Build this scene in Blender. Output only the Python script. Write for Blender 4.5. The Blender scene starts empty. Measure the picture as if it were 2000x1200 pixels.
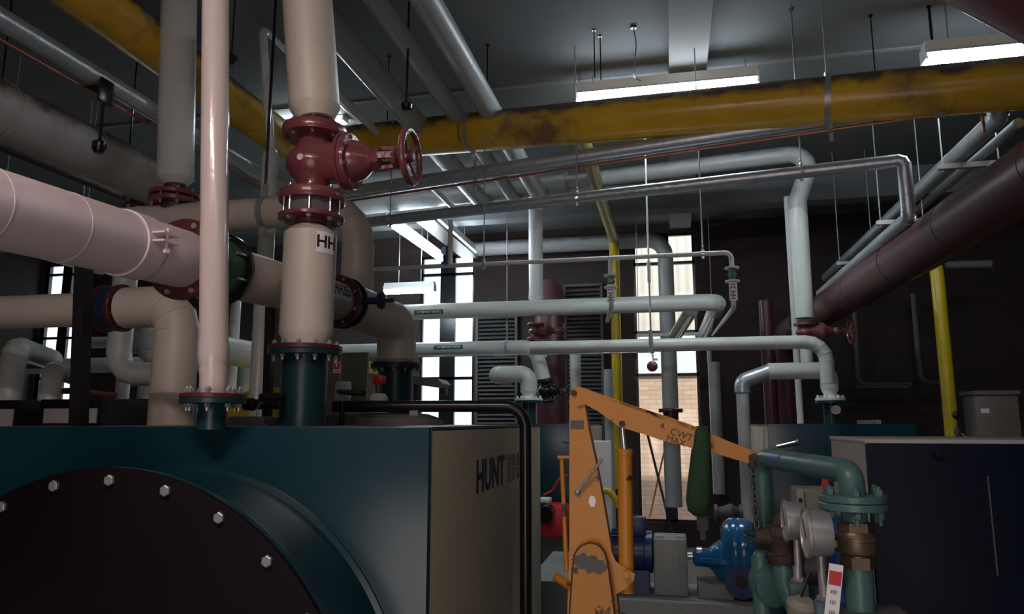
import bpy, bmesh, math, random
from mathutils import Vector, Matrix
random.seed(7)
sc = bpy.context.scene
COL = sc.collection
# ------------------------------------------------------------ camera, world, sun, exposure
F_PX, EYE = 1420.0, 2.10
PIT = math.atan(225 / F_PX)
YAW = math.atan(310 * math.cos(PIT) / F_PX)
CT, ST, CP, SP = math.cos(YAW), math.sin(YAW), math.cos(PIT), math.sin(PIT)
RV = Vector((CT, ST, 0)); FV = Vector((-ST * CP, CT * CP, SP)); UV = RV.cross(FV)
cam = bpy.data.objects.new('camera', bpy.data.cameras.new('camera'))
COL.objects.link(cam)
cam.data.sensor_width = 36; cam.data.lens = 36 * F_PX / 2000; cam.data.clip_end = 300; cam.data.clip_start = 0.02
cam.matrix_world = Matrix.Translation((0, 0, EYE)) @ Matrix((RV, UV, -FV)).transposed().to_4x4()
sc.camera = cam
sc.view_settings.view_transform = 'Standard'; sc.view_settings.look = 'None'
sc.view_settings.gamma = 1; sc.view_settings.use_curve_mapping = False
sc.view_settings.exposure = 0.0
w = bpy.data.worlds.new('sky'); sc.world = w; w.use_nodes = True
w.node_tree.nodes['Background'].inputs[0].default_value = (0.80, 0.90, 1.0, 1)
w.node_tree.nodes['Background'].inputs[1].default_value = 2.2
sl = bpy.data.lights.new('sun', 'SUN'); sl.energy = 5.0; sl.angle = 0.02; sl.color = (1, 0.95, 0.86)
so = bpy.data.objects.new('sun', sl); COL.objects.link(so)
so.rotation_euler = (math.radians(38), 0, math.radians(28))
TUBE = 54.0          # brightness of the fluorescent tubes
# ------------------------------------------------------------ picture -> place
def P(px, py, Y=None, X=None, Z=None, d=None):
    v = RV * ((px - 1000) / F_PX) + UV * ((600 - py) / F_PX) + FV
    if Y is not None: t = Y / v.y
    elif X is not None: t = X / v.x
    elif Z is not None: t = (Z - EYE) / v.z
    else: t = d
    return Vector((0, 0, EYE)) + v * t
def XR(px, Y, z):
    k = (px - 1000) / F_PX; h = z - EYE
    return (k * (Y * CT * CP + h * SP) - Y * ST) / (CT + k * ST * CP)
def YR(px, X, z):
    k = (px - 1000) / F_PX; h = z - EYE
    return (-k * X * ST * CP + k * h * SP - X * CT) / (ST - k * CT * CP)
def ZR(py, X, Y):
    q = (600 - py) / F_PX
    return EYE + (q * (Y * CT * CP - X * ST * CP) + Y * CT * SP - X * ST * SP) / (CP - q * SP)
def RAD(wpx, p):
    return wpx * (Vector(p) - Vector((0, 0, EYE))).dot(FV) / F_PX / 2
# ------------------------------------------------------------ materials
MATS = {}
def mat(name, col, rough=0.5, metal=0.0, var=0.12, scale=6.0, bump=0.0, bscale=60.0, dust=0.0, dustcol=(0.10, 0.085, 0.08),
        chips=0.0, chipcol=(0.03, 0.02, 0.018), chipscale=9.0, chipsoft=.03, coat=0.0, spec=0.5):
    m = bpy.data.materials.new(name); m.use_nodes = True
    nt = m.node_tree; N = nt.nodes; L = nt.links; b = N['Principled BSDF']
    tc = N.new('ShaderNodeTexCoord'); no = N.new('ShaderNodeTexNoise'); no.inputs['Scale'].default_value = scale
    no.inputs['Detail'].default_value = 5; L.new(tc.outputs['Object'], no.inputs['Vector'])
    mx = N.new('ShaderNodeMix'); mx.data_type = 'RGBA'
    mx.inputs['A'].default_value = tuple(c * (1 - var) for c in col) + (1,)
    mx.inputs['B'].default_value = tuple(min(1, c * (1 + var)) for c in col) + (1,)
    L.new(no.outputs['Fac'], mx.inputs['Factor']); out = mx.outputs['Result']
    if chips:
        n2 = N.new('ShaderNodeTexNoise'); n2.inputs['Scale'].default_value = chipscale; n2.inputs['Detail'].default_value = 8
        n2.inputs['Roughness'].default_value = 0.62
        L.new(tc.outputs['Object'], n2.inputs['Vector'])
        r2 = N.new('ShaderNodeValToRGB'); r2.color_ramp.elements[0].position = 0.60 - 0.1 * chips; r2.color_ramp.elements[1].position = 0.60 + chipsoft - 0.1 * chips
        L.new(n2.outputs['Fac'], r2.inputs['Fac'])
        m3 = N.new('ShaderNodeMix'); m3.data_type = 'RGBA'; m3.inputs['B'].default_value = tuple(chipcol) + (1,)
        L.new(r2.outputs['Color'], m3.inputs['Factor']); L.new(out, m3.inputs['A']); out = m3.outputs['Result']
    if dust:
        g = N.new('ShaderNodeNewGeometry'); sp = N.new('ShaderNodeSeparateXYZ'); L.new(g.outputs['Normal'], sp.inputs[0])
        n4 = N.new('ShaderNodeTexNoise'); n4.inputs['Scale'].default_value = 5; n4.inputs['Detail'].default_value = 6
        L.new(tc.outputs['Object'], n4.inputs['Vector'])
        ad = N.new('ShaderNodeMath'); ad.operation = 'MULTIPLY_ADD'; ad.inputs[1].default_value = 1.1; L.new(n4.outputs['Fac'], ad.inputs[0]); L.new(sp.outputs['Z'], ad.inputs[2])
        r4 = N.new('ShaderNodeValToRGB'); r4.color_ramp.elements[0].position = 0.0; r4.color_ramp.elements[1].position = 1.0
        mp = N.new('ShaderNodeMapRange'); mp.inputs['From Min'].default_value = .72; mp.inputs['From Max'].default_value = 1.12; mp.inputs['To Max'].default_value = dust
        L.new(ad.outputs[0], mp.inputs['Value'])
        m5 = N.new('ShaderNodeMix'); m5.data_type = 'RGBA'; m5.inputs['B'].default_value = tuple(dustcol) + (1,)
        L.new(mp.outputs[0], m5.inputs['Factor']); L.new(out, m5.inputs['A']); out = m5.outputs['Result']
    L.new(out, b.inputs['Base Color'])
    b.inputs['Roughness'].default_value = rough; b.inputs['Metallic'].default_value = metal
    b.inputs['Coat Weight'].default_value = coat; b.inputs['Specular IOR Level'].default_value = spec
    if bump:
        n3 = N.new('ShaderNodeTexNoise'); n3.inputs['Scale'].default_value = bscale; n3.inputs['Detail'].default_value = 3
        L.new(tc.outputs['Object'], n3.inputs['Vector'])
        bu = N.new('ShaderNodeBump'); bu.inputs['Strength'].default_value = bump; bu.inputs['Distance'].default_value = 0.01
        L.new(n3.outputs['Fac'], bu.inputs['Height']); L.new(bu.outputs[0], b.inputs['Normal'])
    MATS[name] = m
    return m
def emis(name, col, s):
    m = bpy.data.materials.new(name); m.use_nodes = True; b = m.node_tree.nodes['Principled BSDF']
    b.inputs['Base Color'].default_value = (0.8, 0.8, 0.8, 1)
    b.inputs['Emission Color'].default_value = tuple(col) + (1,); b.inputs['Emission Strength'].default_value = s
    return m
def brickmat(name, c1, c2, mortar, sc_=1.0, plane='XZ'):
    m = bpy.data.materials.new(name); m.use_nodes = True; nt = m.node_tree; N = nt.nodes; L = nt.links; b = N['Principled BSDF']
    tc = N.new('ShaderNodeTexCoord'); sx = N.new('ShaderNodeSeparateXYZ'); cx = N.new('ShaderNodeCombineXYZ')
    L.new(tc.outputs['Object'], sx.inputs[0]); L.new(sx.outputs[plane[0]], cx.inputs['X']); L.new(sx.outputs['Z'], cx.inputs['Y'])
    br = N.new('ShaderNodeTexBrick'); br.inputs['Scale'].default_value = sc_
    br.inputs['Color1'].default_value = tuple(c1) + (1,); br.inputs['Color2'].default_value = tuple(c2) + (1,); br.inputs['Mortar'].default_value = tuple(mortar) + (1,)
    br.inputs['Brick Width'].default_value = 0.30; br.inputs['Row Height'].default_value = 0.10; br.inputs['Mortar Size'].default_value = 0.008
    L.new(cx.outputs[0], br.inputs['Vector']); L.new(br.outputs['Color'], b.inputs['Base Color']); b.inputs['Roughness'].default_value = 0.9
    bu = N.new('ShaderNodeBump'); bu.inputs['Strength'].default_value = 0.4; bu.inputs['Distance'].default_value = 0.01; bu.invert = True
    L.new(br.outputs['Fac'], bu.inputs['Height']); L.new(bu.outputs[0], b.inputs['Normal'])
    return m
WHITE = mat('white_cladding', (0.64, 0.66, 0.63), 0.35, var=0.05, scale=3, dust=0.2, dustcol=(0.25, 0.22, 0.2))
CREAM = mat('cream_cladding', (0.62, 0.555, 0.47), 0.42, var=0.05, scale=3)
PINK = mat('pinkish_cladding', (0.76, 0.63, 0.645), 0.40, var=0.06, scale=4, dust=0.35, dustcol=(0.3, 0.22, 0.17))
PAINT = mat('gloss_white_pipe_paint', (0.68, 0.565, 0.53), 0.18, var=0.03, coat=0.4, bump=0.1, bscale=25)
GREY = mat('grey_cladding', (0.42, 0.43, 0.43), 0.4, var=0.08, dust=0.6)
DUSTY = mat('dusty_white_cladding', (0.36, 0.345, 0.335), 0.5, var=0.1, scale=2, dust=0.97, dustcol=(0.07, 0.055, 0.05))
GALV = mat('galvanised_sheet', (0.50, 0.55, 0.58), 0.36, metal=0.65, var=0.25, scale=30, bump=0.25, bscale=45)
CHROME = mat('bright_zinc_steel', (0.75, 0.77, 0.80), 0.25, metal=0.8, var=0.1, scale=20)
STEEL = mat('dull_steel', (0.42, 0.42, 0.42), 0.4, metal=0.5, var=0.2, scale=20)
YEL = mat('dusty_yellow_gas_paint', (0.72, 0.42, 0.03), 0.27, var=0.25, scale=2.5, dust=0.97, dustcol=(0.085, 0.06, 0.05), chips=0.6, chipcol=(0.24, 0.14, 0.06), chipscale=1.5, chipsoft=.14)
YELC = mat('clean_yellow_paint', (0.58, 0.42, 0.015), 0.35, var=0.1)
YELD = mat('faded_yellow_paint', (0.42, 0.36, 0.16), 0.4, var=0.12)
RED = mat('red_oxide_gloss', (0.20, 0.052, 0.058), 0.25, var=0.12, bump=0.25, bscale=40, dust=0.25, dustcol=(0.32, 0.2, 0.2), coat=0.3)
REDD = mat('dark_red_flange_paint', (0.09, 0.02, 0.022), 0.35, var=0.15)
MAROON = mat('maroon_flue_paint', (0.085, 0.022, 0.03), 0.35, var=0.15, dust=0.12, dustcol=(0.3, 0.22, 0.22))
TEAL = mat('teal_boiler_enamel', (0.005, 0.037, 0.050), 0.26, var=0.12, scale=1.5, bump=0.05, bscale=5)
TEALD = mat('dark_teal_paint', (0.010, 0.040, 0.048), 0.32, var=0.12)
TEALL = mat('light_teal_pipe_paint', (0.075, 0.165, 0.155), 0.36, var=0.14, bump=0.1, bscale=50)
TEALB = mat('bluish_teal_valve_paint', (0.07, 0.14, 0.17), 0.45, var=0.14)
BLK = mat('black_gloss_paint', (0.012, 0.011, 0.012), 0.25, var=0.2)
BLKM = mat('black_matt_plate', (0.007, 0.004, 0.006), 0.6, var=0.3, spec=0.12)
RUB = mat('dark_rubber', (0.02, 0.018, 0.018), 0.6)
NAVY = mat('navy_valve_paint', (0.012, 0.022, 0.05), 0.35)
NAVYC = mat('navy_cabinet_enamel', (0.005, 0.008, 0.02), 0.5, var=0.2, spec=0.15)
BLUE = mat('blue_pump_enamel', (0.012, 0.13, 0.32), 0.2, var=0.12, coat=0.4)
BLUEM = mat('dark_blue_motor_enamel', (0.012, 0.035, 0.13), 0.35, var=0.12)
BLUEP = mat('bright_blue_pipe_paint', (0.01, 0.09, 0.36), 0.4)
CPANEL = mat('cream_boiler_panel', (0.47, 0.40, 0.29), 0.42, var=0.06, scale=2)
LPANEL = mat('light_grey_panel', (0.42, 0.41, 0.39), 0.45, var=0.06)
DGREY = mat('dark_grey_sheet', (0.09, 0.085, 0.085), 0.5)
COPPER = mat('aged_copper', (0.42, 0.17, 0.12), 0.35, metal=0.7, var=0.2)
BRASS = mat('weathered_brass', (0.17, 0.125, 0.08), 0.4, metal=0.55, var=0.25, scale=14)
RUST = mat('rusty_iron', (0.05, 0.032, 0.026), 0.7, var=0.4, scale=25, bump=0.5)
HOIST = mat('chipped_orange_hoist_paint', (0.54, 0.215, 0.02), 0.42, var=0.1, scale=3, chips=-0.55, chipcol=(0.05, 0.035, 0.02), chipscale=18, bump=0.1, bscale=30)
HOISTW = mat('worn_orange_hoist_paint', (0.50, 0.20, 0.02), 0.45, var=0.12, chips=0.1, chipcol=(0.06, 0.04, 0.025), chipscale=12, bump=0.15, bscale=30)
SLING = mat('green_sling_webbing', (0.015, 0.05, 0.02), 0.85, var=0.25, bump=0.6, bscale=120)
GREEN = mat('dark_green_valve_paint', (0.06, 0.20, 0.13), 0.4, var=0.25)
CONC = mat('painted_ceiling_concrete', (0.17, 0.178, 0.185), 0.85, var=0.10, scale=0.8, bump=0.1, bscale=30)
BEAMC = mat('pale_beam_concrete', (0.28, 0.275, 0.275), 0.85, var=0.07, scale=1.2)
FLOORM = mat('oiled_floor_concrete', (0.20, 0.20, 0.195), 0.55, var=0.35, scale=1.5, bump=0.1)
PLINTH = mat('grey_plinth_concrete', (0.23, 0.235, 0.225), 0.75, var=0.2, scale=5, bump=0.2)
GUARD = mat('speckled_grey_steel', (0.26, 0.28, 0.27), 0.5, metal=0.2, var=0.3, scale=40)
LAG = mat('grey_brown_lagging', (0.13, 0.115, 0.105), 0.9, var=0.3, scale=8, bump=0.4, bscale=20)
PUTTY = mat('pale_beige_control_box', (0.27, 0.25, 0.20), 0.5)
SIGNW = mat('white_label', (0.9, 0.9, 0.88), 0.5, var=0.02)
INK = mat('black_lettering', (0.012, 0.012, 0.014), 0.5, var=0.0)
NAVYI = mat('navy_lettering', (0.02, 0.03, 0.065), 0.5, var=0.0)
GREENL = mat('green_pipe_label', (0.03, 0.12, 0.09), 0.4)
REDS = mat('red_sign_face', (0.62, 0.03, 0.035), 0.4)
ORANGE = mat('orange_red_bar_paint', (0.75, 0.16, 0.06), 0.5)
WHITEP = mat('fresh_white_paint', (0.78, 0.79, 0.77), 0.35, var=0.04)
GLASSF = mat('gauge_face', (0.62, 0.63, 0.62), 0.15, var=0.02)
BROWN = mat('dirty_dark_brown_pipe', (0.06, 0.035, 0.03), 0.6, var=0.3)
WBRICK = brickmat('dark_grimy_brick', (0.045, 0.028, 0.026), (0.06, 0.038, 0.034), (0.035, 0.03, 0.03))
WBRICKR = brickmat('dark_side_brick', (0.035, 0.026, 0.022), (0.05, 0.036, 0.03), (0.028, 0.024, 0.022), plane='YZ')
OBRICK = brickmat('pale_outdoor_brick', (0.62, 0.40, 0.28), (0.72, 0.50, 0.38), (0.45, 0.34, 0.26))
CORR = mat('cream_corrugated_sheet', (0.70, 0.63, 0.54), 0.5, var=0.03)
OWHITE = mat('white_render', (0.85, 0.86, 0.88), 0.8, var=0.02)
EARTH = mat('pale_concrete_path', (0.62, 0.60, 0.56), 0.9, var=0.1)
TUBEM = emis('fluorescent_tube', (0.80, 0.92, 1.0), TUBE)
TUBEW = emis('warm_fill_tube', (1.0, 0.82, 0.78), TUBE * 1.35)
TUBED = emis('dim_fill_tube', (0.80, 0.92, 1.0), TUBE * .25)
GLASS = bpy.data.materials.new('window_glass'); GLASS.use_nodes = True
_n = GLASS.node_tree; _n.nodes.remove(_n.nodes['Principled BSDF'])
_t = _n.nodes.new('ShaderNodeBsdfTransparent'); _g = _n.nodes.new('ShaderNodeBsdfGlossy'); _g.inputs['Roughness'].default_value = 0.05
_m = _n.nodes.new('ShaderNodeMixShader'); _m.inputs[0].default_value = 0.06
_t.inputs[0].default_value = (0.93, 0.95, 0.95, 1)
_n.links.new(_t.outputs[0], _m.inputs[1]); _n.links.new(_g.outputs[0], _m.inputs[2]); _n.links.new(_m.outputs[0], _n.nodes['Material Output'].inputs[0])
# ------------------------------------------------------------ mesh helpers
V = Vector
XA, YA, ZA = V((1, 0, 0)), V((0, 1, 0)), V((0, 0, 1))
def frame(ax, ref=None):
    ax = V(ax).normalized(); ref = V(ref) if ref is not None else (ZA if abs(ax.z) < 0.9 else XA)
    a = (ref - ax * ref.dot(ax)).normalized(); return a, ax.cross(a)
class B:
    def __init__(s): s.bm = bmesh.new()
    def rings(s, rs, closed=True, caps=True):
        vs = [[s.bm.verts.new(p) for p in r] for r in rs]
        for i in range(len(vs) - 1):
            n = len(vs[i])
            for j in range(n if closed else n - 1):
                k = (j + 1) % n
                try: s.bm.faces.new((vs[i][j], vs[i][k], vs[i + 1][k], vs[i + 1][j]))
                except ValueError: pass
        if caps:
            s.bm.faces.new(list(reversed(vs[0]))); s.bm.faces.new(vs[-1])
        return s
    def lathe(s, o, ax, prof, n=28, closed_profile=False):
        o = V(o); ax = V(ax).normalized(); a, b = frame(ax)
        rs = [[o + ax * t + (a * math.cos(2 * math.pi * j / n) + b * math.sin(2 * math.pi * j / n)) * max(r, 1e-4) for j in range(n)] for t, r in prof]
        if closed_profile: return s.rings(rs + [rs[0]], caps=False)
        return s.rings(rs)
    def cyl(s, a, b, r, r2=None, n=20):
        a = V(a); b = V(b); return s.lathe(a, b - a, [(0, r), ((b - a).length, r if r2 is None else r2)], n)
    def box(s, c, d, rot=None, bev=0.0):
        c = V(c); M = Matrix.Translation(c) @ (rot.to_4x4() if rot else Matrix()) @ Matrix.Diagonal((d[0], d[1], d[2], 1))
        g = bmesh.ops.create_cube(s.bm, size=1, matrix=M)
        if bev:
            es = list({e for v in g['verts'] for e in v.link_edges})
            bmesh.ops.bevel(s.bm, geom=es, offset=bev, segments=2, profile=0.5, affect='EDGES')
        return s
    def bar(s, a, b, w_, h_, up=None):
        a = V(a); b = V(b); u, v = frame(b - a, up)
        rs = [[p + u * (h_ / 2 * i) + v * (w_ / 2 * j) for i, j in ((1, 1), (1, -1), (-1, -1), (-1, 1))] for p in (a, b)]
        return s.rings(rs)
    def prism(s, pts, ext):
        ext = V(ext); pts = [V(p) for p in pts]
        return s.rings([pts, [p + ext for p in pts]])
    def tube(s, pts, r, n=20, bend=None, segs=4, seam=0.0, seam_elbow=False, caps=True, bead=0.0025, rfun=None):
        pts = [V(p) for p in pts]; path = [pts[0]]; elb = []; straight = []
        prev = pts[0]
        for i in range(1, len(pts) - 1):
            a, p, b = pts[i - 1], pts[i], pts[i + 1]
            u = (a - p).normalized(); v = (b - p).normalized(); ang = math.pi - u.angle(v)
            R = (bend if bend else 1.5 * 2 * r); t = min(R * math.tan(ang / 2), (a - p).length * 0.49, (b - p).length * 0.49)
            if ang < 0.02: path.append(p); continue
            R = t / math.tan(ang / 2)
            c = p + (u + v).normalized() * (R / math.cos(ang / 2))
            s0 = p + u * t; s1 = p + v * t; straight.append((prev, s0)); prev = s1
            x = (s0 - c).normalized(); z = x.cross((s1 - c)).normalized(); y = z.cross(x)
            for k in range(segs + 1):
                q = ang * k / segs; path.append(c + (x * math.cos(q) + y * math.sin(q)) * R)
                elb.append(len(path) - 1)
        path.append(pts[-1]); straight.append((prev, pts[-1]))
        T = []
        for i in range(len(path)):
            if i == 0: d = path[1] - path[0]
            elif i == len(path) - 1: d = path[-1] - path[-2]
            else: d = (path[i] - path[i - 1]).normalized() + (path[i + 1] - path[i]).normalized()
            T.append(d.normalized())
        a, b_ = frame(T[0]); rs = []
        for i, p in enumerate(path):
            if i:
                q = T[i - 1].rotation_difference(T[i]); a = q @ a
            a = (a - T[i] * a.dot(T[i])).normalized(); b_ = T[i].cross(a)
            rs.append([p + (a * math.cos(2 * math.pi * j / n) + b_ * math.sin(2 * math.pi * j / n)) * r for j in range(n)])
        s.rings(rs, caps=caps)
        def ring(p, t): s.lathe(p - t * 0.004, t, [(0, r - .002), (0.001, r + bead), (0.007, r + bead), (0.008, r - .002)], n)
        if seam_elbow:
            for i in elb: ring(path[i], T[i])
        if seam:
            for a0, b0 in straight:
                L_ = (b0 - a0).length; d = (b0 - a0).normalized(); k = seam
                while k < L_ - 0.05: ring(a0 + d * k, d); k += seam
        return s
    def torus(s, c, ax, R, r, n=32, m=10):
        c = V(c); a, b = frame(ax); ax = V(ax).normalized(); rs = []
        for i in range(n):
            q = 2 * math.pi * i / n; dr = a * math.cos(q) + b * math.sin(q)
            rs.append([c + dr * (R + r * math.cos(2 * math.pi * j / m)) + ax * (r * math.sin(2 * math.pi * j / m)) for j in range(m)])
        return s.rings(rs + [rs[0]], caps=False)
    def sphere(s, c, r, sc_=(1, 1, 1), n=16):
        bmesh.ops.create_uvsphere(s.bm, u_segments=n, v_segments=n // 2 + 2, radius=r, matrix=Matrix.Translation(V(c)) @ Matrix.Diagonal((*sc_, 1))); return s
    def hexa(s, c, ax, r, h):
        return s.lathe(V(c), ax, [(0, r * .96), (h * .1, r), (h * .85, r), (h, r * .85)], 6)
def mesh_of(name, b, m, smooth=35, off=None):
    bm = b.bm; bmesh.ops.remove_doubles(bm, verts=bm.verts, dist=1e-5)
    if off is not None: bmesh.ops.translate(bm, verts=bm.verts, vec=-V(off))
    bmesh.ops.recalc_face_normals(bm, faces=bm.faces)
    for f in bm.faces: f.smooth = True
    lim = math.radians(smooth)
    for e in bm.edges:
        e.smooth = not (len(e.link_faces) == 2 and e.calc_face_angle(0) > lim)
    me = bpy.data.meshes.new(name); bm.to_mesh(me); bm.free(); me.materials.append(m); return me
ORG = {}
def tag(o, label=None, cat=None, group=None, kind=None):
    if label: o['label'] = label
    if cat: o['category'] = cat
    if group: o['group'] = group
    if kind: o['kind'] = kind
    return o
def thing(name, label, cat, loc, group=None):
    o = bpy.data.objects.new(name, None); COL.objects.link(o); o.location = V(loc); o.empty_display_size = 0.1
    ORG[o.name] = V(loc); return tag(o, label, cat, group)
def obj(name, b, m, parent=None, smooth=35, label=None):
    if parent is None:
        b.bm.verts.ensure_lookup_table(); n = len(b.bm.verts); c = sum((v.co for v in b.bm.verts), V()) / n
        me = mesh_of(name, b, m, smooth, c); o = bpy.data.objects.new(name, me); o.location = c; COL.objects.link(o); ORG[o.name] = c
    else:
        base = ORG[parent.name]; me = mesh_of(name, b, m, smooth, base)
        o = bpy.data.objects.new(name, me); o.parent = parent; COL.objects.link(o); ORG[o.name] = base
    if label: o['label'] = label
    return o
def solo(name, label, cat, b, m, group=None, smooth=35):
    return tag(obj(name, b, m, None, smooth), label, cat, group)
def struct(name, b, m, parent=None, smooth=35):
    o = obj(name, b, m, parent, smooth)
    if parent is None: o['kind'] = 'structure'
    return o
def bolts(parent, c, ax, R, n, r, h, m, ph=0.0, only=None, name='bolt', both=0.0, arc=None):
    """one bolt mesh, shared by n children; both = distance to the nut on the far side"""
    c = V(c); ax = V(ax).normalized(); a, b_ = frame(ax)
    bb = B(); bb.hexa(V(), ax, r, h)
    if both: bb.hexa(-ax * both, -ax, r, h); bb.cyl(-ax * (both + h * 2.0), ax * h * 1.5, r * .5, n=8)
    me = mesh_of(name, bb, m, 35)
    base = ORG[parent.name]
    for k in range(n):
        q = 2 * math.pi * (k + ph) / n
        if arc and not (arc[0] <= (k + ph) / n <= arc[1]): continue
        o = bpy.data.objects.new(name, me); o.parent = parent; o.location = c + (a * math.cos(q) + b_ * math.sin(q)) * R - base
        COL.objects.link(o)
def flange(b, c, ax, R, t): 
    return b.lathe(V(c), ax, [(0, R * .98), (t * .12, R), (t * .88, R), (t, R * .98)], 40)
_fc = {}
def text_b(s, size, sx=1.0, bold=0.0, ext=0.0005):
    cu = bpy.data.curves.new('t', 'FONT'); cu.body = s; cu.size = size; cu.offset = bold; cu.extrude = ext; cu.align_x = 'CENTER'; cu.align_y = 'CENTER'; cu.resolution_u = 3
    o = bpy.data.objects.new('t', cu); COL.objects.link(o); dg = bpy.context.evaluated_depsgraph_get(); e = o.evaluated_get(dg)
    me = bpy.data.meshes.new_from_object(e); b = B(); b.bm.from_mesh(me)
    bpy.data.objects.remove(o); bpy.data.curves.remove(cu); bpy.data.meshes.remove(me)
    for v in b.bm.verts: v.co.x *= sx
    return b
def lay(b, o, ux, uy):
    """put flat lettering (x right, y up, z out) on the plane at o"""
    o = V(o); ux = V(ux).normalized(); uy = V(uy).normalized(); uz = ux.cross(uy)
    for v in b.bm.verts: v.co = o + ux * v.co.x + uy * v.co.y + uz * v.co.z
    return b
def wrap(b, o, ax, r, ang0, along_x=True):
    """bend flat lettering round a cylinder; reading direction runs along the axis (along_x) or round it"""
    o = V(o); ax = V(ax).normalized(); a, c = frame(ax)
    co = [v.co.y if along_x else v.co.x for v in b.bm.verts]; lo, hi = min(co), max(co); k = 1; stp = max(r * .09, .002)
    while lo + k * stp < hi:
        nrm = (0, 1, 0) if along_x else (1, 0, 0); pt = tuple(c * (lo + k * stp) for c in nrm)
        bmesh.ops.bisect_plane(b.bm, geom=b.bm.verts[:] + b.bm.edges[:] + b.bm.faces[:], dist=1e-6, plane_co=pt, plane_no=nrm); k += 1
    for v in b.bm.verts:
        t, u = (v.co.x, v.co.y) if along_x else (v.co.y, v.co.x)
        q = ang0 + (-u if along_x else u) / r; v.co = o + ax * t + (a * math.cos(q) + c * math.sin(q)) * (r + .0015 + v.co.z)
    return b
def plate(w_, h_, n=10):
    b = B(); rs = []; m_ = 8
    for i in range(n + 1):
        x = -w_ / 2 + w_ * i / n; ys = [-h_ / 2 + h_ * j / m_ for j in range(m_ + 1)]
        rs.append([V((x, y, 0)) for y in ys] + [V((x, y, .001)) for y in reversed(ys)])
    return b.rings(rs)
def fitx(b, w_, h_):
    xs = [v.co.x for v in b.bm.verts]; ys = [v.co.y for v in b.bm.verts]; x0, x1, y0, y1 = min(xs), max(xs), min(ys), max(ys)
    for v in b.bm.verts: v.co.x = (v.co.x - (x0 + x1) / 2) * w_ / (x1 - x0); v.co.y = (v.co.y - (y0 + y1) / 2) * h_ / (y1 - y0)
    return b
# ============================================================ the building
ZC, YB, XL, XR_, YF = 5.70, 13.2, -13.5, 6.6, -2.6
struct('floor', B().box(((XL + XR_) / 2, (YB + YF) / 2, -.1), (XR_ - XL, YB - YF, .2)), FLOORM)
struct('ceiling', B().box(((XL + XR_) / 2, (YB + YF) / 2, ZC + .1), (XR_ - XL, YB - YF, .2)), CONC)
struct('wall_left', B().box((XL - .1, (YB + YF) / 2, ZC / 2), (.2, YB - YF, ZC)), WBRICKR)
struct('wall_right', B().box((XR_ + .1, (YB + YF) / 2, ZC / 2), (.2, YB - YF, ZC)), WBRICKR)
struct('wall_front', B().box(((XL + XR_) / 2, YF - .1, ZC / 2), (XR_ - XL, .2, ZC)), CONC)
# back wall with three tall window openings
def opening(x0, x1, yt, yb):
    xa = XR(x0, YB, 2.5); xb = XR(x1, YB, 2.5); return xa, xb, ZR(yb, xa, YB), min(ZC - .06, ZR(yt, xb, YB))
WIN = [opening(60, 146, 512, 1012), opening(816, 924, 496, 1012), opening(1243, 1368, 452, 1020)]
b = B(); xs = XL
for xa, xb, z0, z1 in WIN:
    b.box(((xs + xa) / 2, YB + .12, ZC / 2), (xa - xs, .24, ZC)); b.box(((xa + xb) / 2, YB + .12, z0 / 2), (xb - xa, .24, z0))
    b.box(((xa + xb) / 2, YB + .12, (ZC + z1) / 2), (xb - xa, .24, ZC - z1)); xs = xb
b.box(((xs + XR_) / 2, YB + .12, ZC / 2), (XR_ - xs, .24, ZC))
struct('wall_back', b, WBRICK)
TR = [[535, 660, 739], [535, 612, 739], [513, 648, 732]]
for i, (xa, xb, z0, z1) in enumerate(WIN):
    xm = (xa + xb) / 2; fw = .045; b = B(); Yw = YB + .10
    mull = .12
    for x, w_ in ((xa + fw / 2, (.14, fw, fw)[i]), (xb - fw / 2, fw), (xm, (.24, .30, .20)[i])): b.box((x, Yw, (z0 + z1) / 2), (w_, .07, z1 - z0))
    zz = [z0 + .02, z1 - .02] + [ZR(y, xm, YB) for y in TR[i]]
    for z in zz: b.box((xm, Yw, z), (xb - xa, .07, .055))
    fr = struct('window_%d' % (i + 1), b, BLK)
    zz = sorted(zz)
    for side in (-1, 1):
        for k in range(len(zz) - 1):
            g = B().box((xm + side * (xb - xa) / 4, Yw, (zz[k] + zz[k + 1]) / 2), ((xb - xa) / 2 - .12, .006, zz[k + 1] - zz[k] - .04)); obj('pane', g, GLASS, fr)
# ceiling beams
b = B()
bx0, bx1 = XR(1305, 5, 4.74), XR(1395, 3.0, 4.74)
Yt = 5.2
pL, pR = P(1306, 5, Z=5.58), P(1393, 5, Z=5.58)
struct('trim_1', B().box(((pL.x + pR.x) / 2, (YF + YB) / 2, ZC - .06), (pR.x - pL.x, YB - YF, .12)), BEAMC)
struct('trim_2', B().box(((XL + XR_) / 2, 7.25, ZC - .008), (XR_ - XL, .05, .016)), BEAMC)
struct('trim_3', B().box(((XL + XR_) / 2, 11.0, ZC - .21), (XR_ - XL, .30, .42)), CONC)
struct('trim_4', B().box(((XL + XR_) / 2, 3.2, ZC - .21), (XR_ - XL, .30, .42)), CONC)
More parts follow.
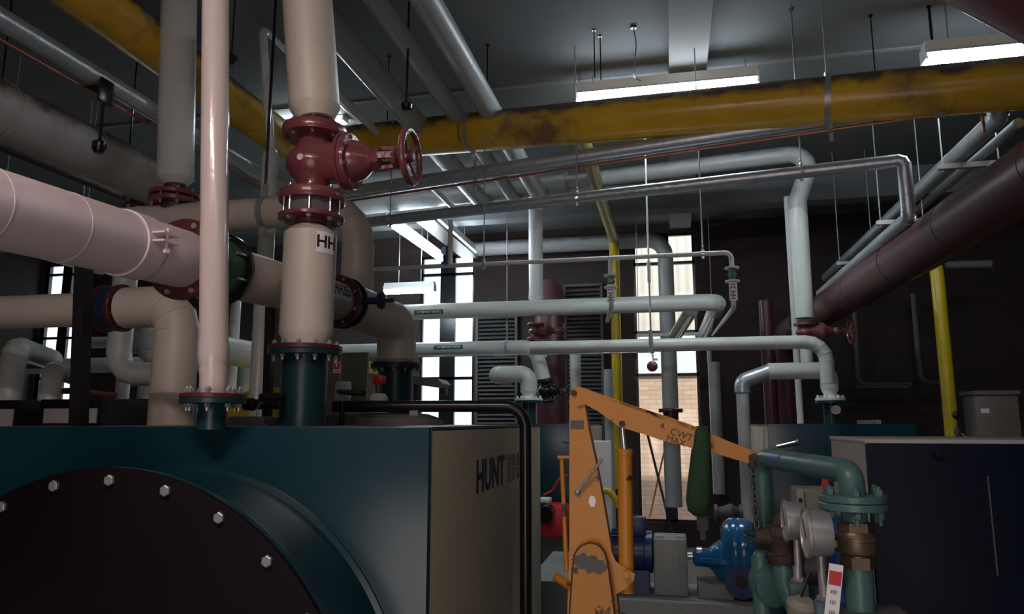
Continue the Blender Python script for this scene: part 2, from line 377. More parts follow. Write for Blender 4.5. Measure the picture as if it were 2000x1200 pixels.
# outside: path, brick building with corrugated upper cladding
struct('ground', B().box((-2, 26, -.2), (70, 25, .2)), EARTH)
nb = thing('neighbouring_building', 'pale brick building with corrugated upper cladding seen through the right window', 'building', (1.2, 16.8, 0))
obj('brick_wall', B().box((2.9, 16.9, 1.5), (8.2, .3, 3.26)), OBRICK, nb)
rs = []; n = 164
for i in range(n + 1):
    x = -1.2 + 8.2 * i / n; y = 16.72 - (.03 if (i // 2) % 2 else 0); rs.append([V((x, y, 4.1)), V((x, y, 8.5)), V((x, y + .03, 8.5)), V((x, y + .03, 4.1))])
obj('corrugated_cladding', B().rings(rs), CORR, nb)
obj('concrete_band', B().box((2.9, 16.86, 3.62), (8.2, .32, .98)), OWHITE, nb)
solo('garden_wall', 'white rendered wall outside the pair of tall windows left of centre', 'wall', B().box((-7.5, 19, .6), (14, .25, EYE)), OWHITE)
# louvre panels in the back wall
for (x0, x1, y0, y1, lab) in ((932, 1010, 610, 880, 'dark louvred wall panel right of the bright twin windows, behind the bent pipe loop'),
                              (1106, 1180, 560, 880, 'dark louvred wall panel left of the yellow gas drop pipe')):
    xa, xb = XR(x0, YB, 2), XR(x1, YB, 2); za, zb = ZR(y1, xa, YB), ZR(y0, xa, YB)
    t = thing('louvre_panel', lab, 'louvre', ((xa + xb) / 2, YB - .06, za))
    b = B(); 
    for x in (xa, xb): b.box((x, YB - .045, (za + zb) / 2), (.05, .08, zb - za))
    for z in (za, zb): b.box(((xa + xb) / 2, YB - .045, z), (xb - xa + .05, .08, .05))
    obj('frame', b, DGREY, t); b = B(); z = za + .05
    while z < zb - .03:
        b.box(((xa + xb) / 2, YB - .05, z), (xb - xa, .075, .012), Matrix.Rotation(math.radians(40), 3, 'X')); z += .075
    obj('slats', b, DGREY, t)
# ============================================================ lights
def batten(lab, c, d, L_, m=TUBEM, hood=True, rods=(), wd=.16, side=None):
    c = V(c); d = V(d).normalized(); s = V((-d.y, d.x, 0)) if side is None else V(side)
    t = thing('fluorescent_light', lab, 'ceiling light', c, 'fluorescent battens under the ceiling')
    a, e = c - d * L_ / 2, c + d * L_ / 2
    prof = [(-wd * .47, .002), (-wd * .42, .02), (-wd * .36, .03), (-wd * .36, .12), (wd * .36, .12), (wd * .36, .03), (wd * .42, .02), (wd * .47, .002)]
    b = B(); b.rings([[p + s * x + ZA * z for x, z in prof] for p in (a, e)]); obj('housing', b, WHITEP, t)
    for q in (a, e): obj('end_cap', B().bar(q - d * .012 + ZA * .01, q + d * .012 + ZA * .01, wd * .9, .12, ZA), WHITEP, t)
    b = B(); prof = [(wd * .48 * math.cos(k * math.pi / 8), -.022 - .045 * math.sin(k * math.pi / 8)) for k in range(9)] + [(-wd * .47, .001), (wd * .47, .001)]
    b.rings([[p + s * x + ZA * z for x, z in prof] for p in (a + d * .015, e - d * .015)]); obj('diffuser', b, m, t)
    for r in rods:
        p = c + d * r + ZA * .115; obj('hanger_rod', B().cyl(p, (p.x, p.y, ZC), .006, n=8), STEEL, t)
    return t
LY = 7.0
lz = P(1300, 172, Y=LY).z
xa, xb = XR(1128, LY, lz), XR(1479, LY, lz)
batten('bright fluorescent batten in the middle, hung just above the long yellow pipe', ((xa + xb) / 2, LY, lz), XA, xb - xa, rods=(-(xb - xa) / 2 + .02, -(xb - xa) / 2 + .16, (xb - xa) / 2 - .1))
xc, xd = XR(1820, 6.45, lz), XR(2010, 6.45, lz)
batten('fluorescent batten at the upper right, beyond the maroon riser', ((xc + xd) / 2 + .1, 6.45, P(1900, 102, Y=6.45).z), XA, 1.1, rods=(-.35, .3))
xe, xf = XR(540, 7.6, lz), XR(672, 7.6, lz)
batten('fluorescent batten glowing behind the big red gate valve', ((xe + xf) / 2, 7.6, P(640, 234, Y=7.6).z), XA, xf - xe, rods=(.1,))
for (x0, y0, x1, y1, Y0, lab) in ((757, 430, 862, 502, 9.6, 'left one of two lit battens running toward the bright twin windows'),
                                  (848, 424, 926, 500, 9.8, 'right one of two lit battens running toward the bright twin windows')):
    p = P(x0, y0, Y=Y0); Y1 = YR(x1, p.x, p.z); batten(lab, (p.x, (Y0 + Y1) / 2, p.z), YA, min(Y1, YB - .2) - Y0, wd=.075, rods=(-.5, .5))
p = P(800, 566, Y=11.5); batten('low fluorescent batten against the bright twin windows', p, XA, XR(840, 11.5, 3) - XR(742, 11.5, 3), rods=(-.2, .2))
p = P(85, 494, Y=6.0); batten('unlit looking batten under the pink pipe at the far left', p, YA, 1.6, m=WHITEP, rods=(-.5, .5))
# added battens out of view, put in to light the near side of the plant
batten('added warm fill batten overhead, out of view on the left', (-1.3, .1, 4.5), XA, 1.5, m=TUBEW, rods=(-.5, .5))
batten('added dim fill batten behind the photographer on the right', (1.6, -1.0, 5.25), XA, 1.5, m=TUBED, rods=(-.5, .5))
# added frame on the solid wall behind the photographer, holding an unseen fill lamp
DX, DZ, DW, DH = -.3, 1.35, 2.6, 2.5
b = B()
for x in (DX - DW / 2 - .04, DX + DW / 2 + .04): b.box((x, YF + .03, DZ), (.08, .06, DH + .16))
for z in (DZ - DH / 2 - .04, DZ + DH / 2 + .04): b.box((DX, YF + .03, z), (DW, .06, .08))
struct('fill_light_frame', b, DGREY)
al = bpy.data.lights.new('added_fill_light', 'AREA'); al.shape = 'RECTANGLE'; al.size = DW; al.size_y = DH; al.energy = 48; al.color = (1.0, .86, .84)
ao = bpy.data.objects.new('added_fill_light', al); COL.objects.link(ao); ao.location = (DX, YF + .04, DZ); ao.rotation_euler = (math.radians(90), 0, 0)
# metal cable trough between the two battens
p = P(822, 425, Y=9.4); b = B().box((p.x, 10.7, p.z + .02), (.28, 2.6, .05)); solo('cable_trough', 'shiny metal trough under the ceiling between the two lit battens', 'cable tray', b, CHROME)
# ============================================================ front boiler
XB_, BY0, BY1, BT = -.88, 2.62, 5.0, EYE - .018
XBL, XBC = -2.90, -1.74
bo = thing('boiler', 'big teal boiler in the left foreground with a black bolted round door', 'boiler', (XBC, 3.8, 0))
obj('front_casing', B().box(((XBL + XB_) / 2, BY0 + .02, (BT + .06) / 2), (XB_ - XBL, .04, BT - .06), bev=.004), TEAL, bo)
obj('casing_top', B().box(((XBL + XB_) / 2, (BY0 + BY1) / 2 + .02, BT - .006), (XB_ - XBL - .004, BY1 - BY0 - .04, .012)), DGREY, bo)
XP = XR(1018, 0, 0) if False else 0
obj('side_panel', B().box((XB_ - .015, (BY0 + BY1) / 2 + .022, BT / 2 + .02), (.03, BY1 - BY0 - .05, BT - .07), bev=.003), CPANEL, bo)
obj('side_panel', B().box((XBL + .015, (BY0 + BY1) / 2 + .022, BT / 2 + .02), (.03, BY1 - BY0 - .05, BT - .07), bev=.003), CPANEL, bo)
obj('rear_casing', B().box(((XBL + XB_) / 2, BY1, BT / 2), (XB_ - XBL - .02, .04, BT - .04)), TEAL, bo)
obj('base_frame', B().box(((XBL + XB_) / 2, (BY0 + BY1) / 2, .04), (XB_ - XBL - .06, BY1 - BY0 - .04, .08)), BLK, bo)
obj('rear_box', B().box((-1.9, BY1 + .32, .82), (.75, .6, 1.62)), TEAL, bo)
CZ, DR = .994, .95
cd = (-1.875, BY0, CZ)
obj('drum', B().lathe(cd, -YA, [(-.02, DR - .03), (0, DR - .015), (.012, DR - .015), (.02, DR - .035), (.06, DR - .035), (.36, DR - .01), (.40, DR + .004), (.42, DR)], 96), TEAL, bo, 20)
obj('round_door', B().lathe((cd[0], BY0 - .42, CZ), -YA, [(0, DR), (.006, DR + .004), (.018, DR), (.02, DR - .004)], 96), BLKM, bo)
bolts(bo, (cd[0], BY0 - .44, CZ), -YA, DR - .038, 26, .019, .014, STEEL, ph=-.07, name='door_bolt')
p = P(958, 931, X=XB_ + .001)
t0, t1 = P(930, 900, X=XB_), P(930, 967, X=XB_); t2 = P(985, 930, X=XB_); hh = t0.z - t1.z; hy = t2.y - t0.y; hz = (t0.z + t1.z) / 2
tx = lay(fitx(text_b('HUNT', .165, .62, .006), hy, hh), (XB_ + .002, (t0.y + t2.y) / 2, hz), YA, ZA); obj('lettering', tx, NAVYI, bo)
# outlined second word: hollow letters
def outline(s, size, sx, wd_):
    cu = bpy.data.curves.new('t', 'FONT'); cu.body = s; cu.size = size; cu.fill_mode = 'NONE'; cu.bevel_depth = wd_; cu.align_x = 'CENTER'; cu.align_y = 'CENTER'; cu.resolution_u = 3
    o = bpy.data.objects.new('t', cu); COL.objects.link(o); e = o.evaluated_get(bpy.context.evaluated_depsgraph_get())
    me = bpy.data.meshes.new_from_object(e); q = B(); q.bm.from_mesh(me); bpy.data.objects.remove(o); bpy.data.curves.remove(cu); bpy.data.meshes.remove(me)
    for v in q.bm.verts: v.co.x *= sx
    return q
tx = lay(fitx(outline('TH', .155, .62, .0012), hy * .56, hh * .96), (XB_ + .002, t2.y + hy * .36, hz), YA, ZA); obj('lettering', tx, NAVYI, bo)
q = P(847, 881, X=XB_); obj('rivet', B().sphere(q, .006, (.5, 1, 1)), STEEL, bo)
# ============================================================ pipes on the front boiler
def stub(lab, cx, cy, z0, z1, r, fr, nb_, fl=.045, extra=None):
    """teal boiler outlet: neck, lower flange (teal), upper flange (dark red), bolts"""
    t = thing('boiler_outlet', lab, 'pipe outlet', (cx, cy, z0))
    obj('neck', B().lathe((cx, cy, z0), ZA, [(0, r), (z1 - z0 - fl / 2, r)], 40), TEALD, t)
    obj('lower_flange', flange(B(), (cx, cy, z1 - fl / 2), ZA, fr, fl / 2), TEALD, t)
    bolts(t, (cx, cy, z1 + fl / 2), ZA, fr - .026, nb_, .0125, .014, STEEL, ph=.5, both=fl)
    return t
# thin white riser
zf = ZR(778, XBC, 2.78); Y2 = YR(417, XBC, zf); zf = ZR(778, XBC, Y2)
fr2 = RAD(123, (XBC, Y2, zf)); r2 = RAD(55, (XBC, Y2, zf))
st = stub('small teal boiler outlet under the thin glossy white riser', XBC, Y2, BT - .01, zf, r2 * .98, fr2, 8)
ax2 = (P(421, 5, Y=Y2) - V((XBC, Y2, zf))).normalized()
rp = thing('vertical_pipe', 'thin glossy pinkish white riser standing on the front boiler, left of the valve pipe', 'pipe', (XBC, Y2, zf))
z1_, z2_, z3_ = ZR(745, XBC, Y2), ZR(712, XBC, Y2), ZR(690, XBC, Y2)
obj('pipe', B().lathe((XBC, Y2, zf), ax2, [(0, r2 * .9), (z1_ - zf - .03, r2 * .9), (z1_ - zf - .015, r2 * .96), (z1_ - zf, r2 * .93), (z2_ - zf - .04, r2 * .94), (z2_ - zf - .025, r2 * 1.0), (z2_ - zf - .01, r2 * .95),
    (z2_ - zf, r2 * 1.0), (z2_ - zf + .01, r2 * 1.05), (z3_ - zf, r2 * 1.08), (z3_ - zf + .03, r2 * 1.05), (z3_ - zf + .06, r2), (ZC - zf, r2 * .99)], 36), PAINT, rp, 60)
obj('upper_flange', flange(B(), (XBC, Y2, zf), ZA, fr2, .017), REDD, rp)
# HH pipe
zh = ZR(686, XBC, 3.5); Y3 = YR(597, XBC, zh); zh = ZR(686, XBC, Y3)
H = lambda py: ZR(py, XBC, Y3)
r3 = RAD(103, (XBC, Y3, zh)); fr3 = RAD(141, (XBC, Y3, zh))
st = stub('large teal boiler outlet under the pipe lettered HH', XBC, Y3, BT - .01, zh, r3 * .86, fr3, 12, .05)
sq = P(575, 777, Y=Y3 - .13); obj('sensor_pocket', B().cyl((XBC - .05, Y3 - .08, sq.z + .01), (sq.x - .05, Y3 - .20, sq.z), .014).cyl((sq.x - .045, Y3 - .195, sq.z), (sq.x - .09, Y3 - .27, sq.z - .005), .020), BLK, st)
lp = thing('clad_pipe', 'short cream clad pipe lettered HH below the big red gate valve', 'pipe', (XBC, Y3, zh))
obj('cladding', B().lathe((XBC, Y3, zh + .022), ZA, [(0, r3 * .9), (H(660) - zh - .03, r3 * .9), (H(660) - zh - .005, r3), (H(658) - zh, r3), (H(458) - zh - .022, r3), (H(444) - zh - .022, r3 * .66), (H(443) - zh - .022, r3 * .5)], 56), CREAM, lp)
obj('bottom_flange', flange(B(), (XBC, Y3, zh), ZA, fr3, .024), REDD, lp)
obj('neck', B().cyl((XBC, Y3, H(446)), (XBC, Y3, H(425)), r3 * .56), BROWN, lp)
a0 = math.atan2(-Y3, -XBC)            # towards the camera, seen from the pipe
pl = plate(.105, .105); wrap(pl, (XBC, Y3, H(482)), ZA, r3, a0 + .62, along_x=False); obj('label', pl, SIGNW, lp)
tx = wrap(text_b('HH', .085, .95, .002), (XBC, Y3, H(482)), ZA, r3 + .0012, a0 + .66, along_x=False); obj('lettering', tx, INK, lp)
up = thing('clad_pipe', 'thick cream clad riser above the big red gate valve', 'pipe', (XBC, Y3, H(240)))
ax3 = (P(601, 5, Y=Y3) - V((XBC, Y3, H(236)))).normalized()
obj('cladding', B().lathe((XBC, Y3, H(236)), ax3, [(0, r3 * .55), (.001, r3 * .72), (H(212) - H(236), r3 * .985), (H(210) - H(236), r3), (ZC - H(236), r3)], 56), CREAM, up)
obj('neck', B().cyl((XBC, Y3, H(252)), (XBC, Y3, H(232)), r3 * .56), BROWN, up)
def gate_valve(lab, c, zb, zt, fr, L_, wr, m, pair=True, n=8, big=True, d=XA, nm='gate_valve'):
    """flanged wheel valve: zb..zt flange faces, L_ = centre to handwheel, wr = handwheel radius"""
    c = V(c); t = thing(nm, lab, 'valve', (c.x, c.y, zb)); h = zt - zb; rb = fr * .50; ft = h * .13; zm = (zb + zt) / 2 + h * .02; seg = 40 if big else 20
    a, b_ = frame(d)
    obj('body', B().lathe((c.x, c.y, zb + ft * .5), ZA, [(0, rb * .95), (h * .12, rb * .98), (h * .2, rb * 1.05), (h * .28, rb * 1.4), (h * .38, rb * 1.66), (h * .46, rb * 1.7), (h * .56, rb * 1.55), (h * .62, rb * 1.25), (h * .7, rb * 1.08), (h * .8, rb), (h - ft, rb)], seg)
        .lathe((c.x, c.y, zm), d, [(0, rb * 1.35), (L_ * .28, rb * 1.25), (L_ * .32, rb * 1.3)], seg), m, t, 45)
    obj('lower_flange', flange(B(), (c.x, c.y, zb), ZA, fr, ft), m, t); obj('upper_flange', flange(B(), (c.x, c.y, zt - ft), ZA, fr, ft), m, t)
    p = V((c.x, c.y, zm)) + d * L_ * .32
    obj('bonnet', B().lathe(p, d, [(0, rb * 1.78), (L_ * .035, rb * 1.82), (L_ * .04, rb * 1.7), (L_ * .07, rb * 1.7), (L_ * .075, rb * 1.74), (L_ * .10, rb * 1.68), (L_ * .11, rb * 1.3), (L_ * .2, rb * 1.12), (L_ * .27, rb * .74), (L_ * .30, rb * .66)], seg), m, t)
    q = V((c.x, c.y, zm)) + d * L_ * .62
    yk = B().lathe(q, d, [(0, rb * .7), (L_ * .02, rb * .8), (L_ * .09, rb * .82), (L_ * .10, rb * .6)], 6 if big else 12)
    for s in (-1, 1): yk.bar(q + d * L_ * .08 + b_ * s * rb * .62, q + d * L_ * .25 + b_ * s * rb * .55, rb * .22, rb * .4, a)
    for s in (-1, 1): yk.bar(q + d * L_ * .08 + a * s * rb * .62, q + d * L_ * .25 + a * s * rb * .55, rb * .4, rb * .22, a)
    yk.lathe(q + d * L_ * .22, d, [(0, rb * .72), (L_ * .035, rb * .76), (L_ * .05, rb * .5)], 8)
    obj('yoke', yk, m, t)
    hw = V((c.x, c.y, zm)) + d * L_
    obj('stem', B().cyl(q, hw + d * L_ * .035, rb * .2, n=10), STEEL, t)
    wb = B().torus(hw, d, wr * .9, wr * .115, 40 if big else 20, 10); wb.lathe(hw - d * .012, d, [(0, wr * .2), (.03, wr * .2)], 16)
    for k in range(4):
        an = math.pi * (.25 + k * .5); dr = a * math.cos(an) + b_ * math.sin(an); wb.bar(hw - d * .01 + dr * wr * .15, hw + dr * wr * .85, wr * .15, wr * .09, d)
    obj('handwheel', wb, m, t)
    if big:
        bolts(t, (c.x, c.y, zb + ft), ZA, fr * .83, n, .0125, .014, CHROME, ph=.5, both=ft + .078)
        bolts(t, (c.x, c.y, zt - ft), -ZA, fr * .83, n, .0125, .012, m, ph=.5, both=ft)
        bolts(t, p + d * L_ * .10, d, rb * 1.5, n, .011, .012, m, ph=.5)
        obj('drain_plug', B().cyl((c.x, c.y - rb * 1.4, zm - .01), (c.x, c.y - rb * 1.74, zm - .01), .017, n=12), PINK, t)
        obj('gland_bolt', B().cyl(q + d * L_ * .06 - b_ * rb * .35 - a * rb * .3, q + d * L_ * .24 - b_ * rb * .35 - a * rb * .3, .006, n=8), CHROME, t)
    return t
zb = H(402); hwx = XR(802, Y3, H(318)) - XBC
gate_valve('big dark red gate valve with handwheel on the riser lettered HH', (XBC, Y3, 0), H(398), H(252), fr3 * .93, hwx, RAD(116, (XBC + hwx, Y3, H(318))) * .98, RED)
cf = thing('companion_flange', 'dark red companion flange bolted under the big red gate valve', 'flange', (XBC, Y3, H(415)))
obj('flange_plate', flange(B(), (XBC, Y3, H(432)), ZA, fr3 * .92, .022).cyl((XBC, Y3, H(433)), (XBC, Y3, H(440)), r3 * .6), RED, cf)
obj('gasket_ring', B().lathe((XBC, Y3, H(428) + .016), ZA, [(0, fr3 * .72), (H(398) - H(428) - .016, fr3 * .72)], 40), LAG, cf)
bolts(cf, (XBC, Y3, H(432)), -ZA, fr3 * .78, 8, .0125, .014, STEEL, ph=.5)
# long pinkish header running away on the left, to the elbow over the rear of the boiler
XPK = -2.0
pk = [V((XPK - .02, 1.3, P(-400, 310, Y=1.3).z))]
def pkp(px, py): 
    Yq = YR(px, XPK, 2.57); return V((XPK, Yq, ZR(py, XPK, Yq)))
g0, g1, g2, g3, g4 = pkp(-260, 345), pkp(348, 506), pkp(436, 530), pkp(652, 588), pkp(700, 601)
rp_ = .122
t = thing('header_pipe', 'long pinkish white clad header coming from the far left over the boiler', 'pipe', g0)
obj('cladding', B().tube([g0, g1], rp_, 56, seam=.30, bead=.0015), PINK, t)
dpk = (g1 - g0).normalized(); sp = g0 + dpk * (pkp(232, 445) - g0).dot(dpk); a_, b_ = frame(dpk)
cl = obj('saddle_clamp', B().lathe(sp - dpk * .02, dpk, [(0, rp_), (.001, rp_ + .007), (.10, rp_ + .007), (.101, rp_)], 56), PINK, t)
# clamp lugs face the camera side (+X)
lug = B()
for s in (-1, 1): lug.box(sp + XA * (rp_ + .025) + ZA * (s * .016 + .02) + YA * .04, (.06, .09, .007))
lug.cyl(sp + XA * (rp_ + .035) + ZA * -.03 + YA * .04, sp + XA * (rp_ + .035) + ZA * .06 + YA * .04, .006, n=8); lug.hexa(sp + XA * (rp_ + .035) + ZA * -.02 + YA * .04, -ZA, .013, .018)
obj('clamp_lug', lug, PINK, t)
obj('end_flange', flange(B(), g1, dpk, .175, .026), REDD, t); bolts(t, g1, -dpk, .150, 8, .013, .014, CHROME, ph=.5)
v = thing('butterfly_valve', 'green bodied butterfly valve in the pinkish header behind the thin riser', 'valve', g2)
obj('body', B().lathe(g1 + dpk * .03, dpk, [(0, .13), (.02, .14), ((g2 - g1).length - .1, .14), ((g2 - g1).length - .06, .13)], 40), GREEN, v)
obj('flange_plate', flange(B(), g2 - dpk * .055, dpk, .168, .026), BLK, v); bolts(v, g2 - dpk * .055, -dpk, .148, 8, .008, .07, CHROME, ph=.5)
t = thing('header_pipe', 'cream clad length of header between the green valve and the valve lettered HH35', 'pipe', g2)
obj('cladding', B().tube([g2 - dpk * .028, g3], rp_, 48), CREAM, t)
obj('end_flange', flange(B(), g3, dpk, .165, .024), REDD, t); bolts(t, g3, -dpk, .143, 8, .012, .014, STEEL, ph=.5)
pl = plate(.15, .10, 2)
c_ = g3 + dpk * .012
c_ = g3 - dpk * .16; pl = wrap(plate(.23, .12, 8), c_, dpk, rp_, math.pi / 2 - .35); obj('label', pl, SIGNW, t)
tx = wrap(text_b('HH35', .105, .85, .003), c_, dpk, rp_ + .0012, math.pi / 2 - .35); obj('lettering', tx, INK, t)
Y5 = YR(773, XPK, 2.42); ze = g3.z
v = thing('butterfly_valve', 'dark navy butterfly valve beside the HH35 lettering, with a stubby hand lever', 'valve', g4)
obj('body', B().lathe(g3 + dpk * .025, dpk, [(0, .12), (.01, .15), (.07, .15), (.08, .12)], 40), NAVY, v)
obj('flange_plate', flange(B(), g3 + dpk * .105, dpk, .165, .024), BLK, v); bolts(v, g3 + dpk * .13, dpk, .143, 8, .012, .014, STEEL, ph=.5)
q = g3 + dpk * .065
obj('actuator', B().cyl(q + XA * .13, q + XA * .27, .022).lathe(q + XA * .26, XA, [(0, .05), (.02, .058), (.03, .05), (.04, .02)], 20).cyl(q + XA * .28, q + XA * .36, .013), NAVY, v)
zn = ZR(715, XPK, Y5); rn = RAD(76, (XPK, Y5, zn))
t = thing('clad_pipe', 'cream clad elbow pipe dropping onto the rear outlet of the front boiler', 'pipe', (XPK, Y5, zn))
b = B().tube([g3 + dpk * .13, V((XPK, Y5, ze)), V((XPK, Y5, zn + .045))], rn, 44, bend=.20, segs=4, seam_elbow=True)
b.lathe((XPK, Y5, zn + .02), ZA, [(0, rn * .86), (.05, rn * .9), (.052, rn)], 40); obj('cladding', b, CREAM, t)
obj('bottom_flange', flange(B(), (XPK, Y5, zn), ZA, RAD(99, (XPK, Y5, zn)), .02), REDD, t)
st = stub('rear teal boiler outlet behind the one under the HH pipe', XPK, Y5, BT - .06, zn, rn * .86, RAD(99, (XPK, Y5, zn)), 12, .045)
# pressure switch, junction box, hump, sign etc. on the boiler top
p = P(670, 765, Y=3.95); t = thing('thermostat_box', 'white rounded thermostat box on the boiler top, right of the large outlet', 'thermostat', p)
obj('cover', B().box(p, (.085, .06, .115), bev=.012), WHITEP, t); obj('stem', B().cyl(p - XA * .04, (XBC + .1, 3.75, p.z - .02), .016), BLK, t); obj('foot', B().cyl(p - ZA * .05, (p.x, p.y, BT), .014), BLK, t)
p = P(740, 760, Y=4.5); t = thing('pressure_switch', 'small red topped pressure switch in front of the rear boiler outlet', 'switch', p)
obj('cap', B().box(p + ZA * .06, (.075, .06, .055), bev=.008), REDS, t); obj('neck', B().cyl(p + ZA * .035, p - ZA * .03, .026, .02), BRASS, t)
obj('base', B().lathe((p.x, p.y, BT), ZA, [(0, .07), (p.z - BT - .055, .06), (p.z - BT - .03, .04)], 20), WHITEP, t)
p = P(712, 814, Y=4.15); b = B(); rs = []
for i in range(15):
    x = P(600, 814, Y=4.1).x + (P(862, 814, Y=4.1).x - P(600, 814, Y=4.1).x) * i / 14; e = min(1, .25 + i * .5, .25 + (14 - i) * .5); hh = (.082 - .0012 * i) * e
    rs.append([V((x, 4.15 + .2 * math.cos(a) * e, BT + max(0, hh * math.sin(a) ** .5 if math.sin(a) > 0 else 0))) for a in [math.pi * k / 8 for k in range(9)]])
obj('lagging', b.rings(rs), LAG, bo, 50)
obj('access_cover', B().box((P(495, 815, Y=3.3).x, 3.3, BT + .02), (.2, .14, .05), bev=.006).box((P(495, 828, Y=3.3).x, 3.3, BT + .004), (.28, .2, .008)), DGREY, bo)
# black bar / pipe over the boiler top
p0 = P(500, 793, Y=3.75); t = thing('black_pipe', 'glossy black pipe over the boiler top, turning down the cream side panel', 'pipe', p0)
zz = P(760, 792, Y=3.75).z
Xd = XB_ + .075; Yd = YR(1027, Xd, 1.2)
pts = [V((XR(497, 3.55, zz), 3.55, zz)), V((XR(620, 3.62, zz), 3.62, zz)), V((Xd, Yd, zz)), V((Xd, Yd, 0))]
# keep it clear of the large outlet by passing in front of the rear one
pts = [V((XR(655, 4.0, zz), 3.98, zz)), V((Xd, Yd, zz)), V((Xd, Yd, 0.0))]
obj('pipe', B().tube(pts, RAD(24, (Xd, Yd, 1.2)), 24, bend=.12, segs=8), BLK, t)
obj('support_clip', B().box((XR(813, 4.05, zz), 4.03, zz - .045), (.05, .05, .05)).box((XR(813, 4.05, zz), 4.03, zz - .08), (.02, .02, .06)), STEEL, t)
pa = V((XR(492, 3.45, zz), 3.4, zz - .0)); solo('blanked_pipe', 'short black blanked pipe end on the boiler top behind the thin riser', 'pipe', B().tube([pa, pa + XA * .33], .026, 20).lathe(pa - XA * .01, XA, [(0, .03), (.05, .034), (.06, .026)], 20).cyl(pa + XA * .2, (pa.x + .2, pa.y, BT), .01), BLK)
b = B().tube([P(575, 778, Y=3.3), P(540, 775, Y=3.25), P(505, 790, Y=3.3), P(500, 815, Y=3.3)], .003, 6, bend=.03)
solo('sensor_cable', 'thin grey cable looping from the probe on the large boiler outlet', 'cable', b, STEEL)
# black posts carrying the header
for (px, Yp, w_, ytop, lab) in ((165, 2.86, 37, 500, 'thick black square post standing on the left of the boiler top'), (528, 3.98, 22, 600, 'slimmer black post standing between the thin riser and the HH pipe')):
    x = XR(px - 3, Yp, EYE + .2); ww = RAD(w_ * .74, (x, Yp, 2)) * 2; t = thing('support_post', lab, 'post', (x, Yp, BT))
    zt = ZR(ytop, x, Yp)
    obj('post', B().bar((x, Yp, BT), (XR(px, Yp, zt), Yp, zt), ww * .9, ww * .9, YA), BLK, t)
    obj('base_plate', B().box((x - .03, Yp, BT + .006), (ww * 3.0, ww * 2.2, .016)), BLK, t)
    obj('head_bracket', B().box(((x + XPK) / 2, Yp, zt - .01), (abs(x - XPK) + ww, ww, .02)), BLK, t)
# ============================================================ overhead pipes
def hanger(lab, x, y, zp, r, m=CHROME, strap=False, ztop=ZC):
    t = thing('pipe_hanger', lab, 'pipe hanger', (x, y, zp), 'rod hangers under the ceiling')
    obj('rod', B().cyl((x, y, zp + r + .01), (x, y, ztop), .006, n=8), STEEL, t)
    if r > .005:
        obj('clamp_ring', B().lathe((x - .014, y, zp), XA, [(0, r + .0005), (0, r + .007), (.028, r + .007), (.028, r + .0005)], 28, True), m, t)
        obj('nut', B().hexa((x, y, zp + r + .006), ZA, .013, .02).hexa((x, y, zp + r + .04), ZA, .012, .014).box((x, y, zp - r - .014), (.02, .03, .02)), m, t)
    return t
def ringx(x, y, z, r, w_=.03, th=.006): return B().lathe((x - w_ / 2, y, z), XA, [(0, r), (0, r + th), (w_, r + th), (w_, r)], 40, True)
def ringy(x, y, z, r, w_=.03, th=.006): return B().lathe((x, y - w_ / 2, z), YA, [(0, r), (0, r + th), (w_, r + th), (w_, r)], 40, True)
# yellow gas main: comes toward the camera on the left, turns, runs across the picture
ya, yb = P(575, 290, Y=7.35), P(2080, 155, Y=5.75)
rY = .198
yl = V((ya.x, -1.0, ya.z + .02))
t = thing('gas_main', 'large dusty yellow gas main crossing the picture under the fluorescent light', 'pipe', ya)
obj('pipe', B().tube([yl, V((ya.x, ya.y, ya.z)), yb], rY, 48, bend=.32, segs=8), YEL, t)
dY = (yb - ya).normalized()
def onY(px):
    lo, hi = 0.0, 1.0
    for _ in range(40):
        m_ = (lo + hi) / 2; q = ya.lerp(yb, m_) - V((0, 0, EYE)); x = 1000 + F_PX * q.dot(RV) / q.dot(FV)
        if x < px: lo = m_
        else: hi = m_
    return ya.lerp(yb, lo)
for px in (924, 1618):
    c = onY(px); b = B().lathe(c - dY * .022, dY, [(0, rY), (0, rY + .006), (.044, rY + .006), (.044, rY)], 48, True)
    b.box(c + ZA * (rY + .025), (.03, .05, .05)).box(c - ZA * (rY + .025), (.03, .05, .05)); obj('band_clamp', b, STEEL, t)
    obj('hanger_rod', B().cyl(c + ZA * (rY + .04), (c.x, c.y, ZC), .007, n=8), STEEL, t)
c = onY(1826); obj('joint_ring', B().lathe(c, dY, [(0, rY), (.001, rY + .002), (.06, rY + .002), (.061, rY)], 48), YEL, t)
obj('earth_lug', B().box(c - ZA * (rY + .02) + YA * -.05, (.07, .01, .055)), PUTTY, t)
# hazard stripes tape
c = onY(911); b = B(); a_, b_ = frame(dY)
for k in range(14):
    q = .75 + k * .12; rr = rY + .0015
    f = lambda an, s: c + dY * s + (a_ * math.cos(an) + b_ * math.sin(an)) * rr
    b.bm.faces.new([b.bm.verts.new(z) for z in (f(q, .0), f(q + .05, .0), f(q + .14, .03), f(q + .09, .03))])
obj('striped_tape', b, INK, t)
